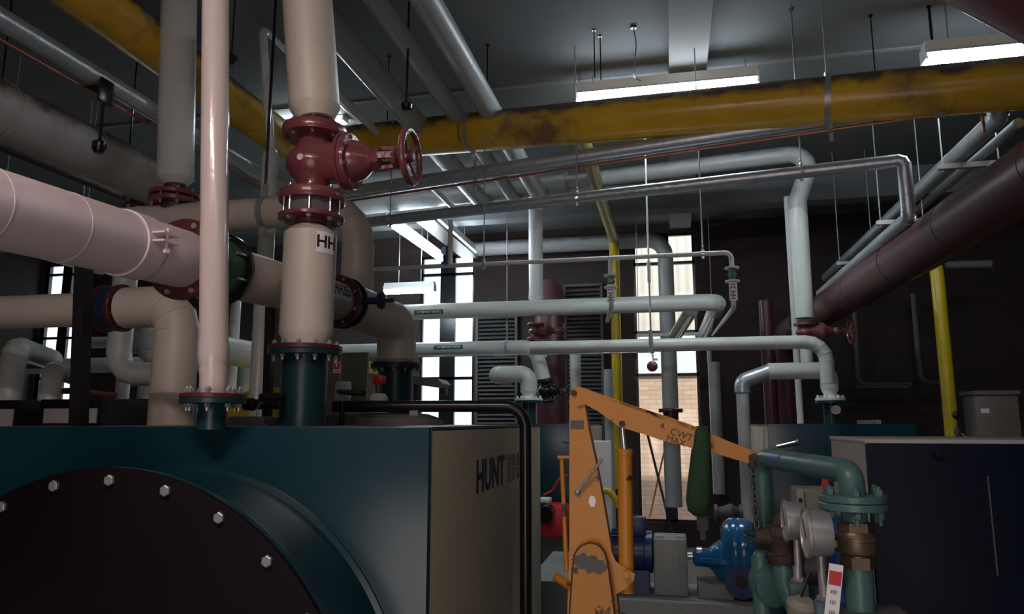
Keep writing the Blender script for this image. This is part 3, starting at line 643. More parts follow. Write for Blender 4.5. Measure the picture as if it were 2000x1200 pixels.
# galvanised pipe 1 (same rack)
GY = 7.3; GR = 5.95; gl, gr = P(588, 350, Y=GY), P(1950, 243, Y=GR); gz = (gl.z + gr.z) / 2
gX = XR(588, GY, gz); gX2 = XR(1948, GR, gz); rg = .072
ZY2 = gz - .18
def gy(x): return GY + (GR - GY) * (x - gX) / (gX2 - gX)
def gx(px):
    x = 0.0
    for _ in range(30): x = XR(px, gy(x), gz)
    return x
t = thing('galvanised_pipe', 'upper shiny galvanised pipe hung below the yellow gas main', 'pipe', (gX, GY, gz))
obj('pipe', B().tube([(gX, -1, gz), (gX, GY, gz), (gX2, GR, gz), (gX2, GR, ZY2), (gX2, 12.4, ZY2)], rg, 28, bend=.13, segs=4, seam=.9, seam_elbow=True, bead=.002), GALV, t)
for px in (924, 1618):
    x = gx(px + 4); yy = gy(x); obj('strap', ringx(x, yy, gz, rg).box((x, yy, gz + rg + .035), (.028, .006, .07)).box((x, yy, gz - rg - .06), (.028, .006, .12)), STEEL, t)
# copper
cz = ZR(325, gx(1150), gy(gx(1150)))
t = solo('copper_pipe', 'thin copper pipe hung below the upper galvanised pipe', 'pipe', B().tube([(gX - .05, -1, cz), (gX - .05, GY, cz), (gX2 - .12, GR, cz), (gX2 - .12, GR, cz - .2)], .013, 12, bend=.05), COPPER)
# right hand pipes running away, on trapezes
for dx, dz, r_, Y0, m, lab in ((-.11, -.02, .036, GY + .3, GALV, 'slim galvanised pipe running away at the right, left one on the trapezes'),):
    pass
G2 = 7.0; G2R = 6.1; p = P(1765, 345, Y=G2R); q = P(640, 420, Y=G2); g2z = (p.z + q.z) / 2; r2g = .054
x0, x1 = XR(640, G2, g2z), XR(1765, G2R, g2z)
def g2x(px):
    x = 0.0
    for _ in range(30): x = XR(px, G2 + (G2R - G2) * (x - x0) / (x1 - x0), g2z)
    return x
def g2y(x): return G2 + (G2R - G2) * (x - x0) / (x1 - x0)
zl = ZR(425, x1, G2R)
t = thing('galvanised_pipe', 'lower shiny galvanised pipe with a square drop elbow at its right end', 'pipe', (x0, G2, g2z))
obj('pipe', B().tube([(x0, G2, g2z), (x1, G2R, g2z), (x1, G2R, zl), (x1, 9.6, zl)], r2g, 24, bend=.045, segs=2, seam=.7, bead=.0025, seam_elbow=True), GALV, t)
for px, lab in ((762, 'short rod hanger at the left end of the lower galvanised pipe'), (1127, 'rod hanger left of the middle light, on the lower galvanised pipe'), (1565, 'rod hanger on the lower galvanised pipe, above the right white drop pipe')):
    hanger(lab, g2x(px), g2y(g2x(px)), g2z, r2g)
# extra parallel dark pipe on trapezes
xp = x1 + .20
solo('steel_pipe', 'dark steel pipe beside the galvanised pair on the right hand trapezes', 'pipe', B().tube([(gX2 + .17, GR + .1, ZY2 - .03), (gX2 + .17, 12.0, ZY2 - .03)], .042, 20), STEEL)
# trapezes: channel + two rods
def trapeze(lab, xl_, xr_, py, Yt, w_=.045):
    z = ZR(py, (XR(xl_, Yt, 3) + XR(xr_, Yt, 3)) / 2, Yt); a = XR(xl_, Yt, z); b2 = XR(xr_, Yt, z)
    t = thing('trapeze_bracket', lab, 'bracket', ((a + b2) / 2, Yt, z), 'trapeze brackets under the pipes')
    c = B().box(((a + b2) / 2, Yt, z), (b2 - a, w_, .006)); 
    for s in (-1, 1): c.box(((a + b2) / 2, Yt + s * w_ / 2, z + .02), (b2 - a, .004, .045))
    obj('channel', c, STEEL, t)
    for x in (a + .04, b2 - .04): obj('hanger_rod', B().cyl((x, Yt, z - .03), (x, Yt, ZC), .006, n=8), STEEL, t)
    return a, b2, z
trapeze('nearest trapeze bracket at the upper right, under the galvanised pipes', 1832, 1962, 329, YR(1880, gX2, ZY2))
trapeze('middle trapeze bracket at the right, below the square drop elbow', 1712, 1812, 438, YR(1766, gX2 - .1, ZY2))
trapeze('farthest trapeze bracket at the right, near the end of the galvanised pipes', 1634, 1712, 517, YR(1670, gX2 - .1, ZY2))
# white clad main high up, then down to the right boiler
WY = 9.0; WL = 10.0; wz = (P(1500, 328, Y=WY).z + P(700, 385, Y=WL).z) / 2
xs_, xm_, xe_ = XR(560, 10.1, wz), XR(1108, 9.5, wz), XR(1590, WY, wz)
xV = XR(1573, WY, EYE + 1.0)
RY = 7.5
t = thing('clad_pipe', 'long white clad pipe high up, turning down above the right hand boiler', 'pipe', (xm_, WY, wz))
zd = ZR(622, xV, WY)
obj('thick_cladding', B().tube([(xs_, 10.1, wz), (xm_, 9.5, wz)], .142, 36, seam=1.2), GREY, t)
obj('thin_cladding', B().tube([(xm_ - .05, 9.51, wz), (xe_, WY, wz), (xV + .01, WY, ZR(392, xV, WY)), (xV, WY, zd + .05)], .104, 32, bend=.2, segs=5, seam=1.4), GREY, t)
obj('drop_cladding', B().lathe((xV, WY, zd), ZA, [(0, .07), (.001, .106), (ZR(410, xV, WY) - zd - .12, .113), (ZR(410, xV, WY) - zd, .106)], 36), WHITE, t)
# other verticals V0
V0Y = 10.4; p = P(1047, 580, Y=V0Y); zt = ZC
t = thing('clad_pipe', 'white clad drop pipe above the small red valve left of the hoist', 'pipe', p)
obj('cladding', B().tube([(p.x, V0Y, p.z), (p.x, V0Y, ZC)], .105, 32, seam=1.0), WHITE, t)
obj('end_cone', B().lathe((p.x, V0Y, p.z - .12), ZA, [(0, .09), (.04, .085), (.12, .12)], 24), WHITEP, t)
gate_valve('small red gate valve under the white drop pipe left of the hoist', (p.x, V0Y, 0), ZR(664, p.x, V0Y), ZR(632, p.x, V0Y), .13, .42, .11, RED, big=False)
gate_valve('small red gate valve under the white drop pipe above the right boiler', (xV, WY, 0), ZR(668, xV, WY), ZR(632, xV, WY), .125, .50, .155, RED, big=False)
solo('clad_pipe', 'thin white stub pipe between the right small red valve and the boiler', 'pipe', B().tube([(xV, WY, ZR(668, xV, WY)), (xV, WY, ZR(740, xV, WY))], .07, 24), WHITE)
# narrow pipe beside the right drop
xn = XR(1556, 9.5, EYE + .8); solo('clad_pipe', 'narrow white pipe just left of the right drop pipe', 'pipe', B().tube([(xn, 9.5, ZR(385, xn, 9.5)), (xn, 9.5, BT)], .04, 18), WHITE)
# ceiling pipes running away
def along(name, lab, px, py, Z, r, m, Y1=9.75, Y0=-1.0, seam=1.1):
    p = P(px, py, Z=Z); return solo(name, lab, 'pipe', B().tube([(p.x, Y0, Z), (p.x, Y1, Z)], r, 28, seam=seam), m)
along('clad_pipe', 'thickest grey clad pipe under the ceiling, right of the HH riser', 712, 125, 5.16, .12, GREY)
along('clad_pipe', 'thin white pipe under the ceiling closest to the HH riser', 682, 205, 5.14, .04, WHITE, Y0=5.2)
along('clad_pipe', 'medium grey clad pipe under the ceiling, middle of the three', 814, 115, 5.16, .085, GREY)
along('clad_pipe', 'grey clad pipe under the ceiling, rightmost of the three', 899, 115, 5.16, .11, GREY)
# left cream transverse pipe + elbow down
PY = 4.9; pz = P(400, 424, Y=PY).z; r5 = .118
xl5 = XR(200, PY, pz); xe5 = XR(702, PY, pz)
t = thing('clad_pipe', 'cream clad pipe crossing behind the thin riser and turning down beside the HH pipe', 'pipe', (xl5, PY, pz))
obj('cladding', B().tube([(xl5 - .6, PY, pz), (xe5, PY, pz), (xe5, PY, ZR(640, xe5, PY))], r5, 48, bend=.30, segs=5, seam=.95, seam_elbow=True), CREAM, t)
xb_ = XR(513, PY - .05, pz)
obj('band_clamp', ringx(xb_, PY, pz, r5, .05, .008).box((xb_, PY - .03, pz + r5 + .05), (.045, .012, .11)).box((xb_, PY - .03, pz - r5 - .03), (.045, .03, .06)), STEEL, t)
obj('hanger_rod', B().cyl((xb_, PY - .03, pz + r5 + .1), (xb_, PY - .03, ZC), .012, n=8), BLK, t)
# dusty big pipe upper left, joins it
p = P(0, 217, Y=3.85)
solo('clad_pipe', 'fat dusty white pipe at the upper left with soot along its top', 'pipe', B().tube([(p.x, -1, p.z), (p.x, 5.5, p.z)], .205, 44, seam=.8), DUSTY)
# twin riser
X1 = XR(334, 4.9, 3.5); t = thing('clad_pipe', 'thick grey white riser at the left, ending in a cone above a red valve', 'pipe', (X1, 4.9, 3.2))
zc1 = ZR(352, X1, 4.9); rr = RAD(69, (X1, 4.9, 3.4))
ax1 = (P(350, 5, Y=4.9) - V((X1, 4.9, zc1))).normalized()
obj('cladding', B().lathe((X1, 4.9, zc1 - .045), ax1, [(0, rr * .5), (.001, rr * .62), (.05, rr * .97), (.055, rr), (ZC - zc1 + .04, rr)], 48), WHITE, t)
obj('neck', B().cyl((X1, 4.9, zc1 - .12), (X1, 4.9, zc1 - .04), rr * .55), BROWN, t)
zt1 = ZR(378, X1, 4.9); t = thing('flange_pair', 'dark red bolted flange pair under the thick riser at the left', 'flange', (X1, 4.9, zt1 - .1))
obj('upper_flange', flange(B(), (X1, 4.9, zt1 - .035), ZA, .19, .035), RED, t); obj('lower_flange', flange(B(), (X1, 4.9, zt1 - .09), ZA, .19, .035), RED, t); obj('neck', B().cyl((X1, 4.9, zt1 - .16), (X1, 4.9, zt1 - .02), .1), BROWN, t)
bolts(t, (X1, 4.9, zt1), ZA, .16, 8, .014, .016, STEEL, both=.09)
p = P(262, 388, Y=5.5); gate_valve('dark red gate valve peeping over the cream pipe at the left', (p.x, 5.6, 0), p.z - .22, p.z + .06, .19, .62, .12, RED)
# slim white loop at x=513
FY = 5.6; xf_ = XR(514, FY, 3.3); ztop = ZR(52, xf_, FY)
t = thing('clad_pipe', 'slim white pipe left of the HH riser, bent over at its top', 'pipe', (xf_, FY, 2.5))
tpf = P(513, 52, Y=FY); xf_ = XR(513, FY, EYE + 1.0)
obj('bare_pipe', B().tube([(xf_, FY, ZR(300, xf_, FY)), tuple(tpf), (tpf.x, FY + 3, tpf.z)], .036, 20, bend=.09, segs=5), WHITE, t)
obj('cladding', B().lathe((xf_, FY, 0), ZA, [(0, .072), (ZR(300, xf_, FY) - .02, .072), (ZR(292, xf_, FY), .04)], 28), WHITE, t)
# left valve + beige riser G
GYy = 4.05; Xg = XR(333, GYy, EYE); rg_ = RAD(86, (Xg, GYy, EYE)); zG = ZR(598, Xg, GYy)
t = thing('clad_pipe', 'stout beige clad pipe at the left, from the dark round valve down behind the boiler', 'pipe', (Xg, GYy, 0))
xg0 = XR(247, GYy, zG); rh = .112
obj('cladding', B().tube([(xg0, GYy, zG), (Xg, GYy, zG), (Xg, GYy, 0)], rg_ * .97, 48, bend=.16, segs=3, seam_elbow=True).lathe((Xg, GYy, ZR(772, Xg, GYy)), ZA, [(0, rg_), (.001, rg_ + .003), (.012, rg_ + .003), (.013, rg_)], 48), CREAM, t)
v = thing('butterfly_valve', 'dark navy and red round valve at the left, facing the beige riser', 'valve', (xg0, GYy, zG))
obj('flange_plate', flange(B(), (xg0 - .045, GYy, zG), XA, .155, .03), REDD, v); obj('flange_plate', flange(B(), (xg0 - .17, GYy, zG), XA, .155, .03), REDD, v)
obj('body', B().lathe((xg0 - .14, GYy, zG), XA, [(0, .13), (.01, .148), (.085, .148), (.095, .13)], 36), NAVY, v)
bolts(v, (xg0 - .015, GYy, zG), XA, .133, 8, .011, .013, REDD, ph=.5)
solo('clad_pipe', 'cream clad horizontal pipe at the far left feeding the dark round valve', 'pipe', B().tube([(xg0 - .17, GYy, zG), (xg0 - 2.6, GYy, zG)], rh, 40, seam=.9), CREAM)
# U bends behind on the left
def bend_pipe(lab, pts, r, m=WHITE, seam=.7, name='clad_pipe', bend=None, segs=4, se=True): return solo(name, lab, 'pipe', B().tube(pts, r, 32, bend=bend, segs=segs, seam=seam, seam_elbow=se), m)
Y_ = 5.6; x = XR(221, Y_, EYE); z = ZR(732, x, Y_); rr = RAD(46, (x, Y_, EYE))
bend_pipe('grey white pipe behind the black post, swept to the right at its foot', [(x, Y_, ZR(520, x, Y_)), (x, Y_, z), (XR(340, Y_, z), Y_, z)], rr, bend=.2, segs=3)
Y_ = 6.3; x = XR(270, Y_, EYE); z = ZR(697, x, Y_)
bend_pipe('small white elbow pipe behind the beige riser', [(x, Y_, ZR(600, x, Y_)), (x, Y_, z), (XR(340, Y_, z), Y_, z)], RAD(27, (x, Y_, EYE)), bend=.09)
for px, w_, lab in ((234, 26, 'thin white pipe dropping onto the grey unit, right of the black post'), (282, 34, 'thin white pipe dropping onto the grey unit, tucked behind the beige riser')):
    x = XR(px, 6.6, EYE); bend_pipe(lab, [(x, 6.6, ZR(735, x, 6.6)), (x, 6.6, .02)], RAD(w_, (x, 6.6, EYE)))
# arches at far left
Y_ = 4.9; x = XR(12, Y_, EYE); z = ZR(678, x, Y_)
bend_pipe('white arched pipe at the far left, higher of the two', [(x, Y_, .02), (x, Y_, z), (XR(150, Y_ + 1.2, z), Y_ + .9, z - .02)], RAD(46, (x, Y_, EYE)), bend=.16, segs=4)
x = XR(92, 5.0, EYE); z = ZR(722, x, 5.0)
bend_pipe('white arched pipe at the far left, lower one next to the black post', [(x, 5.0, .02), (x, 5.0, z), (XR(150, 5.9, z), 5.9, z)], RAD(38, (x, 5.0, EYE)), bend=.15, segs=4)
Y_ = 8.2
p = P(130, 715, Y=Y_); bend_pipe('white pipe with a small label running across behind the arched pipes', [(XR(-80, Y_, p.z), Y_, p.z), (XR(420, Y_, p.z), Y_, p.z)], .10)
lb = P(62, 716, Y=Y_ - .105); solo('pipe_label', 'green and white label on the pipe behind the arched pipes', 'label', B().box(lb, (.36, .006, .06)), GREENL)
p = P(240, 668, Y=Y_); bend_pipe('white pipe running across higher up behind the black post', [(XR(150, Y_, p.z), Y_, p.z), (XR(330, Y_, p.z), Y_, p.z)], .075)
# left units
for (x0, x1, y0, Y_, lab) in ((-60, 32, 782, 4.7, 'pale grey unit with a dark framed door at the far left edge'), (75, 196, 780, 4.7, 'pale grey unit with a dark framed door behind the black post')):
    a, b2 = XR(x0, Y_, EYE), XR(x1, Y_, EYE); zt = ZR(y0, (a + b2) / 2, Y_)
    t = thing('control_cabinet', lab, 'cabinet', ((a + b2) / 2, Y_ + .2, 0))
    obj('carcass', B().box(((a + b2) / 2, Y_ + .3, zt / 2), (b2 - a, .6, zt), bev=.006), BLK, t)
    obj('door_panel', B().box(((a + b2) / 2 + .01, Y_ - .006, zt / 2 - .02), (b2 - a - .08, .014, zt - .10), bev=.004), LPANEL, t)
a, b2 = XR(-120, 5.6, EYE), XR(285, 5.6, EYE); zt = ZR(781, (a + b2) / 2, 5.6)
t = thing('plant_unit', 'long grey topped plant unit behind the two framed cabinets at the left', 'machine', ((a + b2) / 2, 6, 0))
obj('casing', B().box(((a + b2) / 2, 6.0, zt / 2), (b2 - a, .8, zt), bev=.01), DGREY, t)
obj('front_plate', B().box((a + (b2 - a) * .33, 5.59, zt / 2), ((b2 - a) * .62, .02, zt - .04)), LPANEL, t)
p = P(230, 808, Y=5.56); obj('latch', B().bar(P(208, 806, Y=5.56), P(262, 808, Y=5.56), .03, .03, ZA).bar(P(247, 808, Y=5.55), P(249, 828, Y=5.55), .02, .02), STEEL, t)
p = P(160, 772, Y=5.9); b = B().tube([P(112, 780, Y=5.9), P(114, 764, Y=5.9), P(140, 764, Y=5.9), P(226, 774, Y=5.9)], .03, 12, bend=.06); solo('red_pipe', 'low red pipe loop lying on the plant unit at the left', 'pipe', b, RED)
p = P(140, 622, Y=6.6); t = thing('pipe_valve', 'small brass and blue valve hanging near the left window', 'valve', p)
obj('body', B().box(p - ZA * .05, (.09, .09, .09), bev=.01), NAVY, t); obj('spindle', B().cyl(p, p + ZA * .14, .022), BRASS, t); obj('hanger_rod', B().cyl(p + ZA * .13, (p.x, p.y, ZC), .006, n=8), STEEL, t)
# between riser and HH pipe
Y_ = 6.6; z = ZR(676, -3.9, Y_); xa = XR(380, Y_, z); xe = XR(512, Y_ + .6, z)
bend_pipe('fat white swept elbow pipe seen between the thin riser and the HH pipe', [(xa - .5, Y_ - .3, z + .06), (xa, Y_ - .15, z + .03), (xe, Y_ + .4, z - .05)], .145, bend=.8, segs=4)
x = XR(475, 7.6, EYE); bend_pipe('wide grey pipe standing below the fat swept elbow', [(x, 7.6, 0), (x, 7.6, ZR(712, x, 7.6))], .125, m=GREY)
x = XR(447, 7.2, EYE); bend_pipe('slim white pipe standing right of the thin riser', [(x, 7.2, 0), (x, 7.2, ZR(560, x, 7.2))], .055)
t = solo('yellow_duct', 'slanting yellow steel guard seen behind the boiler outlets', 'guard', B().prism([P(365, 835, Y=6.8), P(372, 812, Y=6.8), P(500, 757, Y=6.8), P(560, 757, Y=6.8), P(560, 835, Y=6.8)], (0, .5, 0)), YELC)
p = P(760, 715, Y=8.6); solo('yellow_beam', 'yellow striped beam behind the rear boiler outlet', 'beam', B().prism([P(672, 698, Y=8.6), P(760, 712, Y=8.6), P(760, 733, Y=8.6), P(672, 723, Y=8.6)], (0, .12, 0)), YELC)
# fire sign
p = P(658, 718, Y=6.2); t = thing('fire_sign', 'small red and white fire sign between the two large boiler outlets', 'sign', p)
obj('plate', B().box(p, (.068, .004, .10)), SIGNW, t); obj('red_field', B().box(p + V((0, -.003, .012)), (.06, .002, .066)), REDS, t)
obj('symbol', B().box(p + V((0, -.005, .018)), (.012, .002, .03)).box(p + V((0, -.005, .036)), (.022, .002, .006)), SIGNW, t)
obj('red_field', B().box(p + V((0, -.003, -.037)), (.05, .002, .012)), REDS, t); obj('backing_post', B().box((p.x, p.y + .03, p.z / 2 + .1), (.05, .05, p.z)), DGREY, t)
solo('partition_panel', 'olive grey panel behind the small fire sign', 'panel', B().box((P(668, 770, Y=6.9).x, 6.9, 1.4), (.55, .04, 2.8)), mat('olive_grey_sheet', (.10, .10, .07), .6))
# ============================================================ hot water pipes in the middle
def runx(pxs, py, px, Y): z = P(px, py, Y=Y).z; return [XR(q, Y, z) for q in pxs], z
(w2a, w2b), w2z = runx((640, 1402), 592, 1350, 9.8); r_w2 = RAD(33, (w2b, 9.8, w2z))
t = thing('hot_water_pipe', 'upper white hot water pipe with a green label, ending left of the HH 21 tag', 'pipe', (w2b, 9.8, w2z))
obj('cladding', B().tube([(w2a, 9.8, w2z), (w2b, 9.8, w2z), (w2b, 10.6, w2z - .02)], r_w2, 32, bend=.14, seam=1.1, segs=4, seam_elbow=True), WHITE, t)
obj('silver_end', B().tube([(w2b, 10.5, w2z - .02), P(1375, 658, Y=11.7)], r_w2 * .95, 28), CHROME, t)
obj('silver_branch', B().tube([(XR(1350, 10.1, w2z), 10.1, w2z - .05), P(1318, 658, Y=11.3)], r_w2 * .85, 28), CHROME, t)
for nm in (0,):
    q = plate(.43, .06, 2); cz_ = w2z; wrap(q, (XR(842, 9.8, w2z), 9.8, w2z), XA, r_w2, math.pi / 2 + .2); obj('label', q, GREENL, t)
    obj('lettering', wrap(text_b('HI-TEMP HOT WATER )', .043, .80, .0006), (XR(842, 9.8, w2z), 9.8, w2z), XA, r_w2 + .0015, math.pi / 2 + .2), SIGNW, t)
(w3a, w3b), w3z = runx((625, 1045), 680, 930, 9.9); r_w3 = RAD(27, (w3b, 9.9, w3z))
t = thing('hot_water_pipe', 'lower white hot water pipe with an arrow label, bending down right beside the bent loop', 'pipe', (w3b, 9.9, w3z))
obj('cladding', B().tube([(w3a, 9.9, w3z), (w3b, 9.9, w3z), (w3b + .12, 9.9, ZR(742, w3b, 9.9))], r_w3, 32, bend=.24, seam=1.2, segs=5, seam_elbow=True), WHITE, t)
q = plate(.43, .06, 2); wrap(q, (XR(879, 9.9, w3z), 9.9, w3z), XA, r_w3, math.pi / 2 - .1); obj('label', q, GREENL, t)
obj('lettering', wrap(text_b('( HI-TEMP HOT WATER', .043, .80, .0006), (XR(879, 9.9, w3z), 9.9, w3z), XA, r_w3 + .0015, math.pi / 2 - .1), SIGNW, t)
(w4a, w4b), w4z = runx((1062, 1612), 670, 1500, 8.0); r_w4 = RAD(27, (w4b, 8.0, w4z))
t = thing('hot_water_pipe', 'long white hot water pipe ending in a bend above the right boiler', 'pipe', (w4b, 8, w4z))
obj('cladding', B().tube([(w4a - .15, 8.0, w4z), (w4b, 8.0, w4z), (w4b, 8.0, ZR(750, w4b, 8))], r_w4, 32, bend=.2, seam=1.3, segs=4, seam_elbow=True), WHITE, t)
solo('conduit', 'thin steel conduit running just below the lower hot water pipe', 'conduit', B().tube([(XR(812, 9.6, w3z), 9.7, w3z - .125), (XR(1268, 9.6, w3z), 9.7, w3z - .125)], .012, 10), CHROME)
# small drop with wheel valve below the lower pipe bend
p = V((w3b, 9.9, ZR(745, w3b, 9.9)))
gate_valve('small dark valve with handle under the bend of the lower hot water pipe', (p.x + .14, 9.9, 0), p.z - .3, p.z + .02, .12, .3, .06, BLK, big=False)
p_ = P(1066, 697, Y=11.5); p_.y = 11.5 - rf - .004 if False else 11.15; t = thing('name_tag', 'white tag lettered HH1 hanging in front of the left maroon flue', 'tag', p_)
obj('plate', B().box(p_, (.15, .004, .075)), SIGNW, t); obj('lettering', lay(text_b('HH1', .07, .85, .001), p_ - YA * .004, XA, ZA), INK, t)
# looped pipes standing on the rear boilers
def loop(lab, pts, r, zf, stub_lab, n=20):
    e = pts[-1]; t = thing('bent_pipe', lab, 'pipe', e)
    obj('cladding', B().tube(pts, r, 32, bend=.17, segs=5, seam_elbow=True, seam=.28), WHITE, t)
    obj('white_cone', B().lathe((e[0], e[1], zf), ZA, [(0, r * .95), (.04, r * .75), (.07, r * .7), (e[2] - zf, r)], 24), WHITEP, t)
    obj('white_flange', flange(B(), (e[0], e[1], zf), ZA, r * 1.65, .03), WHITEP, t)
    bolts(t, (e[0], e[1], zf + .03), ZA, r * 1.35, 6, .016, .03, WHITEP)
    t2 = thing('boiler_outlet', stub_lab, 'pipe outlet', (e[0], e[1], BT)); obj('neck', B().cyl((e[0], e[1], BT - .05), (e[0], e[1], zf), r * .85), TEALD, t2)
    obj('flange_plate', flange(B(), (e[0], e[1], zf - .035), ZA, r * 1.65, .035), TEALD, t2)
Y_ = 9.45; xl = XR(1033, Y_, EYE + .3); zt = ZR(731, xl, Y_); zf = ZR(783, xl, Y_)
loop('short bent white pipe loop left of the hoist, above the front boiler side panel', [(XR(966, Y_, zt), 10.2, zt), (XR(966, Y_, zt), Y_, zt), (xl, Y_, zt), (xl, Y_, zf + .12)], RAD(33, (xl, Y_, zt)), zf, 'dark teal outlet below the short bent loop left of the hoist')
Y_ = 8.6; xr = XR(1621, Y_, EYE + .3); zt = ZR(724, xr, Y_); zf = ZR(783, xr, Y_); xq = XR(1500, Y_, zt); xw = XR(1448, Y_, zt)
loop('long bent white pipe loop standing on the right hand boiler', [(xq, Y_, zt), (xr, Y_, zt), (xr, Y_, zf + .13)], RAD(33, (xr, Y_, zt)), zf, 'dark teal outlet of the right hand boiler with a round gauge')
t = thing('bent_pipe', 'grey pipe with a dull metal elbow rising left of the right hand boiler', 'pipe', (xw, Y_, 0))
obj('drop', B().tube([(xw, Y_, 0.02), (xw, Y_, ZR(765, xw, Y_))], RAD(24, (xw, Y_, zt)), 24), GREY, t)
obj('metal_elbow', B().tube([(xw, Y_, ZR(767, xw, Y_)), (xw, Y_, ZR(745, xw, Y_)), (xq + .02, Y_, zt)], RAD(29, (xw, Y_, zt)), 28, bend=.15, segs=4, seam_elbow=True), GALV, t)
def gauge(lab, c, ax, R, th, m=STEEL, stem=None, nm='pressure_gauge'):
    t = thing(nm, lab, 'gauge', c); c = V(c); ax = V(ax).normalized()
    obj('case', B().lathe(c, ax, [(0, R * .86), (th * .25, R * .9), (th * .85, R * .92), (th * .88, R), (th, R), (th, R * .93), (th * .92, R * .9)], 36), m, t)
    obj('dial', B().lathe(c + ax * th * .9, ax, [(0, R * .9), (.003, R * .9)], 32), GLASSF, t)
    a, b_ = frame(ax); obj('needle', B().bar(c + ax * (th * .9 + .004) - a * R * .2, c + ax * (th * .9 + .004) + (a * .5 + b_ * .5) * R, R * .06, .002, ax), INK, t)
    if stem: obj('stem', B().cyl(c + ax * th * .4 - ZA * R * .85, c + ax * th * .4 - ZA * (R + stem), R * .16), m, t)
    return t
p = P(1632, 801, Y=8.35); gauge('small round white gauge on the outlet of the right hand boiler', p, (-.1, -1, 0), .048, .03, WHITEP); 
# straps
for px, Ys, zs, rs_, lab in ((990, 9.85, (w2z, w3z), (r_w2, r_w3), 'double strap hanger holding both labelled hot water pipes'), ):
    x = XR(px, Ys, w3z); t = thing('pipe_hanger', lab, 'pipe hanger', (x, Ys, w2z), 'strap hangers on the hot water pipes')
    for z, r in zip(zs, rs_): obj('clamp_ring', ringx(x, Ys, z, r, .035, .007), STEEL, t)
    obj('turnbuckle', B().cyl((x, Ys, w2z - r_w2), (x, Ys, w3z + r_w3), .008, n=8).box((x, Ys, (w2z + w3z) / 2 + .03), (.03, .02, .08)), STEEL, t)
    obj('rod', B().cyl((x, Ys, w2z + r_w2), (x, Ys, ZC), .006, n=8), STEEL, t)
x = XR(1266, 7.3, w2z); t = thing('pipe_hanger', 'tall rod hanger crossing in front of the right window', 'pipe hanger', (x, 7.5, w2z), 'strap hangers on the hot water pipes')
obj('rod', B().cyl((x, 7.47, w4z - .03), (x, 7.47, ZC), .0085, n=8), STEEL, t); obj('turnbuckle', B().cyl((x, 7.47, w2z - .14), (x, 7.47, w2z + .08), .018, n=8), STEEL, t)
obj('foot_clamp', B().cyl((x, 7.47, w4z - .12), (x, 7.47, w4z + .1), .022, n=8).bar((x, 7.47, w4z - .02), (x, 7.95, w4z - .09), .04, .008, ZA), STEEL, t)
p = P(1274, 716, Y=7.6); t = thing('alarm_bell', 'small red bell with a white cap hanging in front of the right window', 'bell', p)
obj('bell', B().lathe(p + YA * .02, -YA, [(0, .048), (.02, .055), (.04, .04), (.05, .01)], 20), RED, t); obj('hanger_rod', B().cyl(p + ZA * .1, (p.x, p.y, ZC), .004, n=8), STEEL, t); obj('cap', B().box(p + V((.03, 0, .07)), (.05, .04, .02)).box(p + V((.01, .01, .09)), (.015, .015, .06)), WHITEP, t)
# trapeze below silver ends
trapeze('long trapeze bracket in front of the right window, below the silver pipe ends', 1243, 1398, 656, 11.5, .06)
# condensate line with two green valves
CY = 6.6; c0, c1 = P(1425, 491, Y=CY), P(700, 530, Y=CY); zc_ = (c0.z + c1.z) / 2; x1c = XR(1428, CY, zc_); rc = RAD(9.5, (x1c, CY, zc_)); zlow = ZR(602, x1c, CY)
t = thing('vent_pipe', 'thin white pipe across the middle ending at the HH 21 tag', 'pipe', (x1c, CY, zc_))
obj('pipe', B().tube([(XR(700, CY, zc_), CY, zc_), (x1c, CY, zc_), (x1c, CY, zlow), tuple(P(1392, 655, Y=11.2))], rc, 16, bend=.06, segs=6), WHITE, t)
xbr = XR(1192, CY, zc_); obj('branch', B().tube([(xbr, CY, zc_), (xbr, CY, ZR(600, xbr, CY)), tuple(P(1186, 628, Y=9.4))], rc * .95, 16, bend=.05), WHITE, t)
def lit_valve(lab, x, y0, y1, R):
    z0, z1 = ZR(y1, x, CY), ZR(y0, x, CY); t = thing('globe_valve', lab, 'valve', (x, CY, z0)); h = z1 - z0
    obj('body', B().lathe((x, CY, z0), ZA, [(0, R * .55), (h * .3, R * .5), (h * .5, R * .75), (h * .7, R * .5), (h, R * .55)], 18).cyl((x, CY - R * 1.2, z0 + h / 2), (x, CY + R, z0 + h / 2), R * .42, n=12), GREEN, t)
    for z in (z0 - .008, z1 - .008): obj('flange_plate', flange(B(), (x, CY, z), ZA, R * 1.15, .016), WHITE, t)
lit_valve('small green valve in the thin pipe above the HH 21 tag', x1c, 524, 550, .055)
lit_valve('small green valve in the branch pipe beside the yellow drop pipe', xbr, 539, 562, .055)
for x, y, s, lab in ((x1c, 570, 'HH 21', 'white tag lettered HH 21 on the thin drop pipe'), (xbr, 574, 'HH 11', 'white tag lettered HH 11 on the branch pipe beside the yellow pipe')):
    z = ZR(y, x, CY); t = thing('name_tag', lab, 'tag', (x, CY, z)); obj('plate', B().box((x, CY - rc - .006, z), (.07, .004, .165)), SIGNW, t)
    obj('lettering', lay(text_b(s, .062, .85, .001), (x, CY - rc - .0085, z), ZA, -XA), INK, t)
xk = XR(879, CY, zc_); t = thing('air_vent', 'small upright white vent pipe with a blue lever on the thin pipe', 'valve', (xk, CY, zc_))
obj('pipe', B().tube([(xk, CY, zc_), (xk, CY, ZR(430, xk, CY))], rc * 1.1, 14), WHITE, t); obj('lever', B().bar((xk - .03, CY - .03, zc_), (xk - .02, CY - .04, zc_ + .19), .03, .012), BLUEP, t)
obj('disc', B().cyl((xk - .05, CY - .02, zc_ + .15), (xk - .05, CY + .01, zc_ + .15), .04), WHITE, t)
for px in (945, 1373): 
    x = XR(px, CY, zc_); hanger('thin rod hanger on the thin white pipe, %s' % ('left of the first white drop pipe' if px < 1000 else 'near its right hand elbow'), x, CY, zc_, rc)
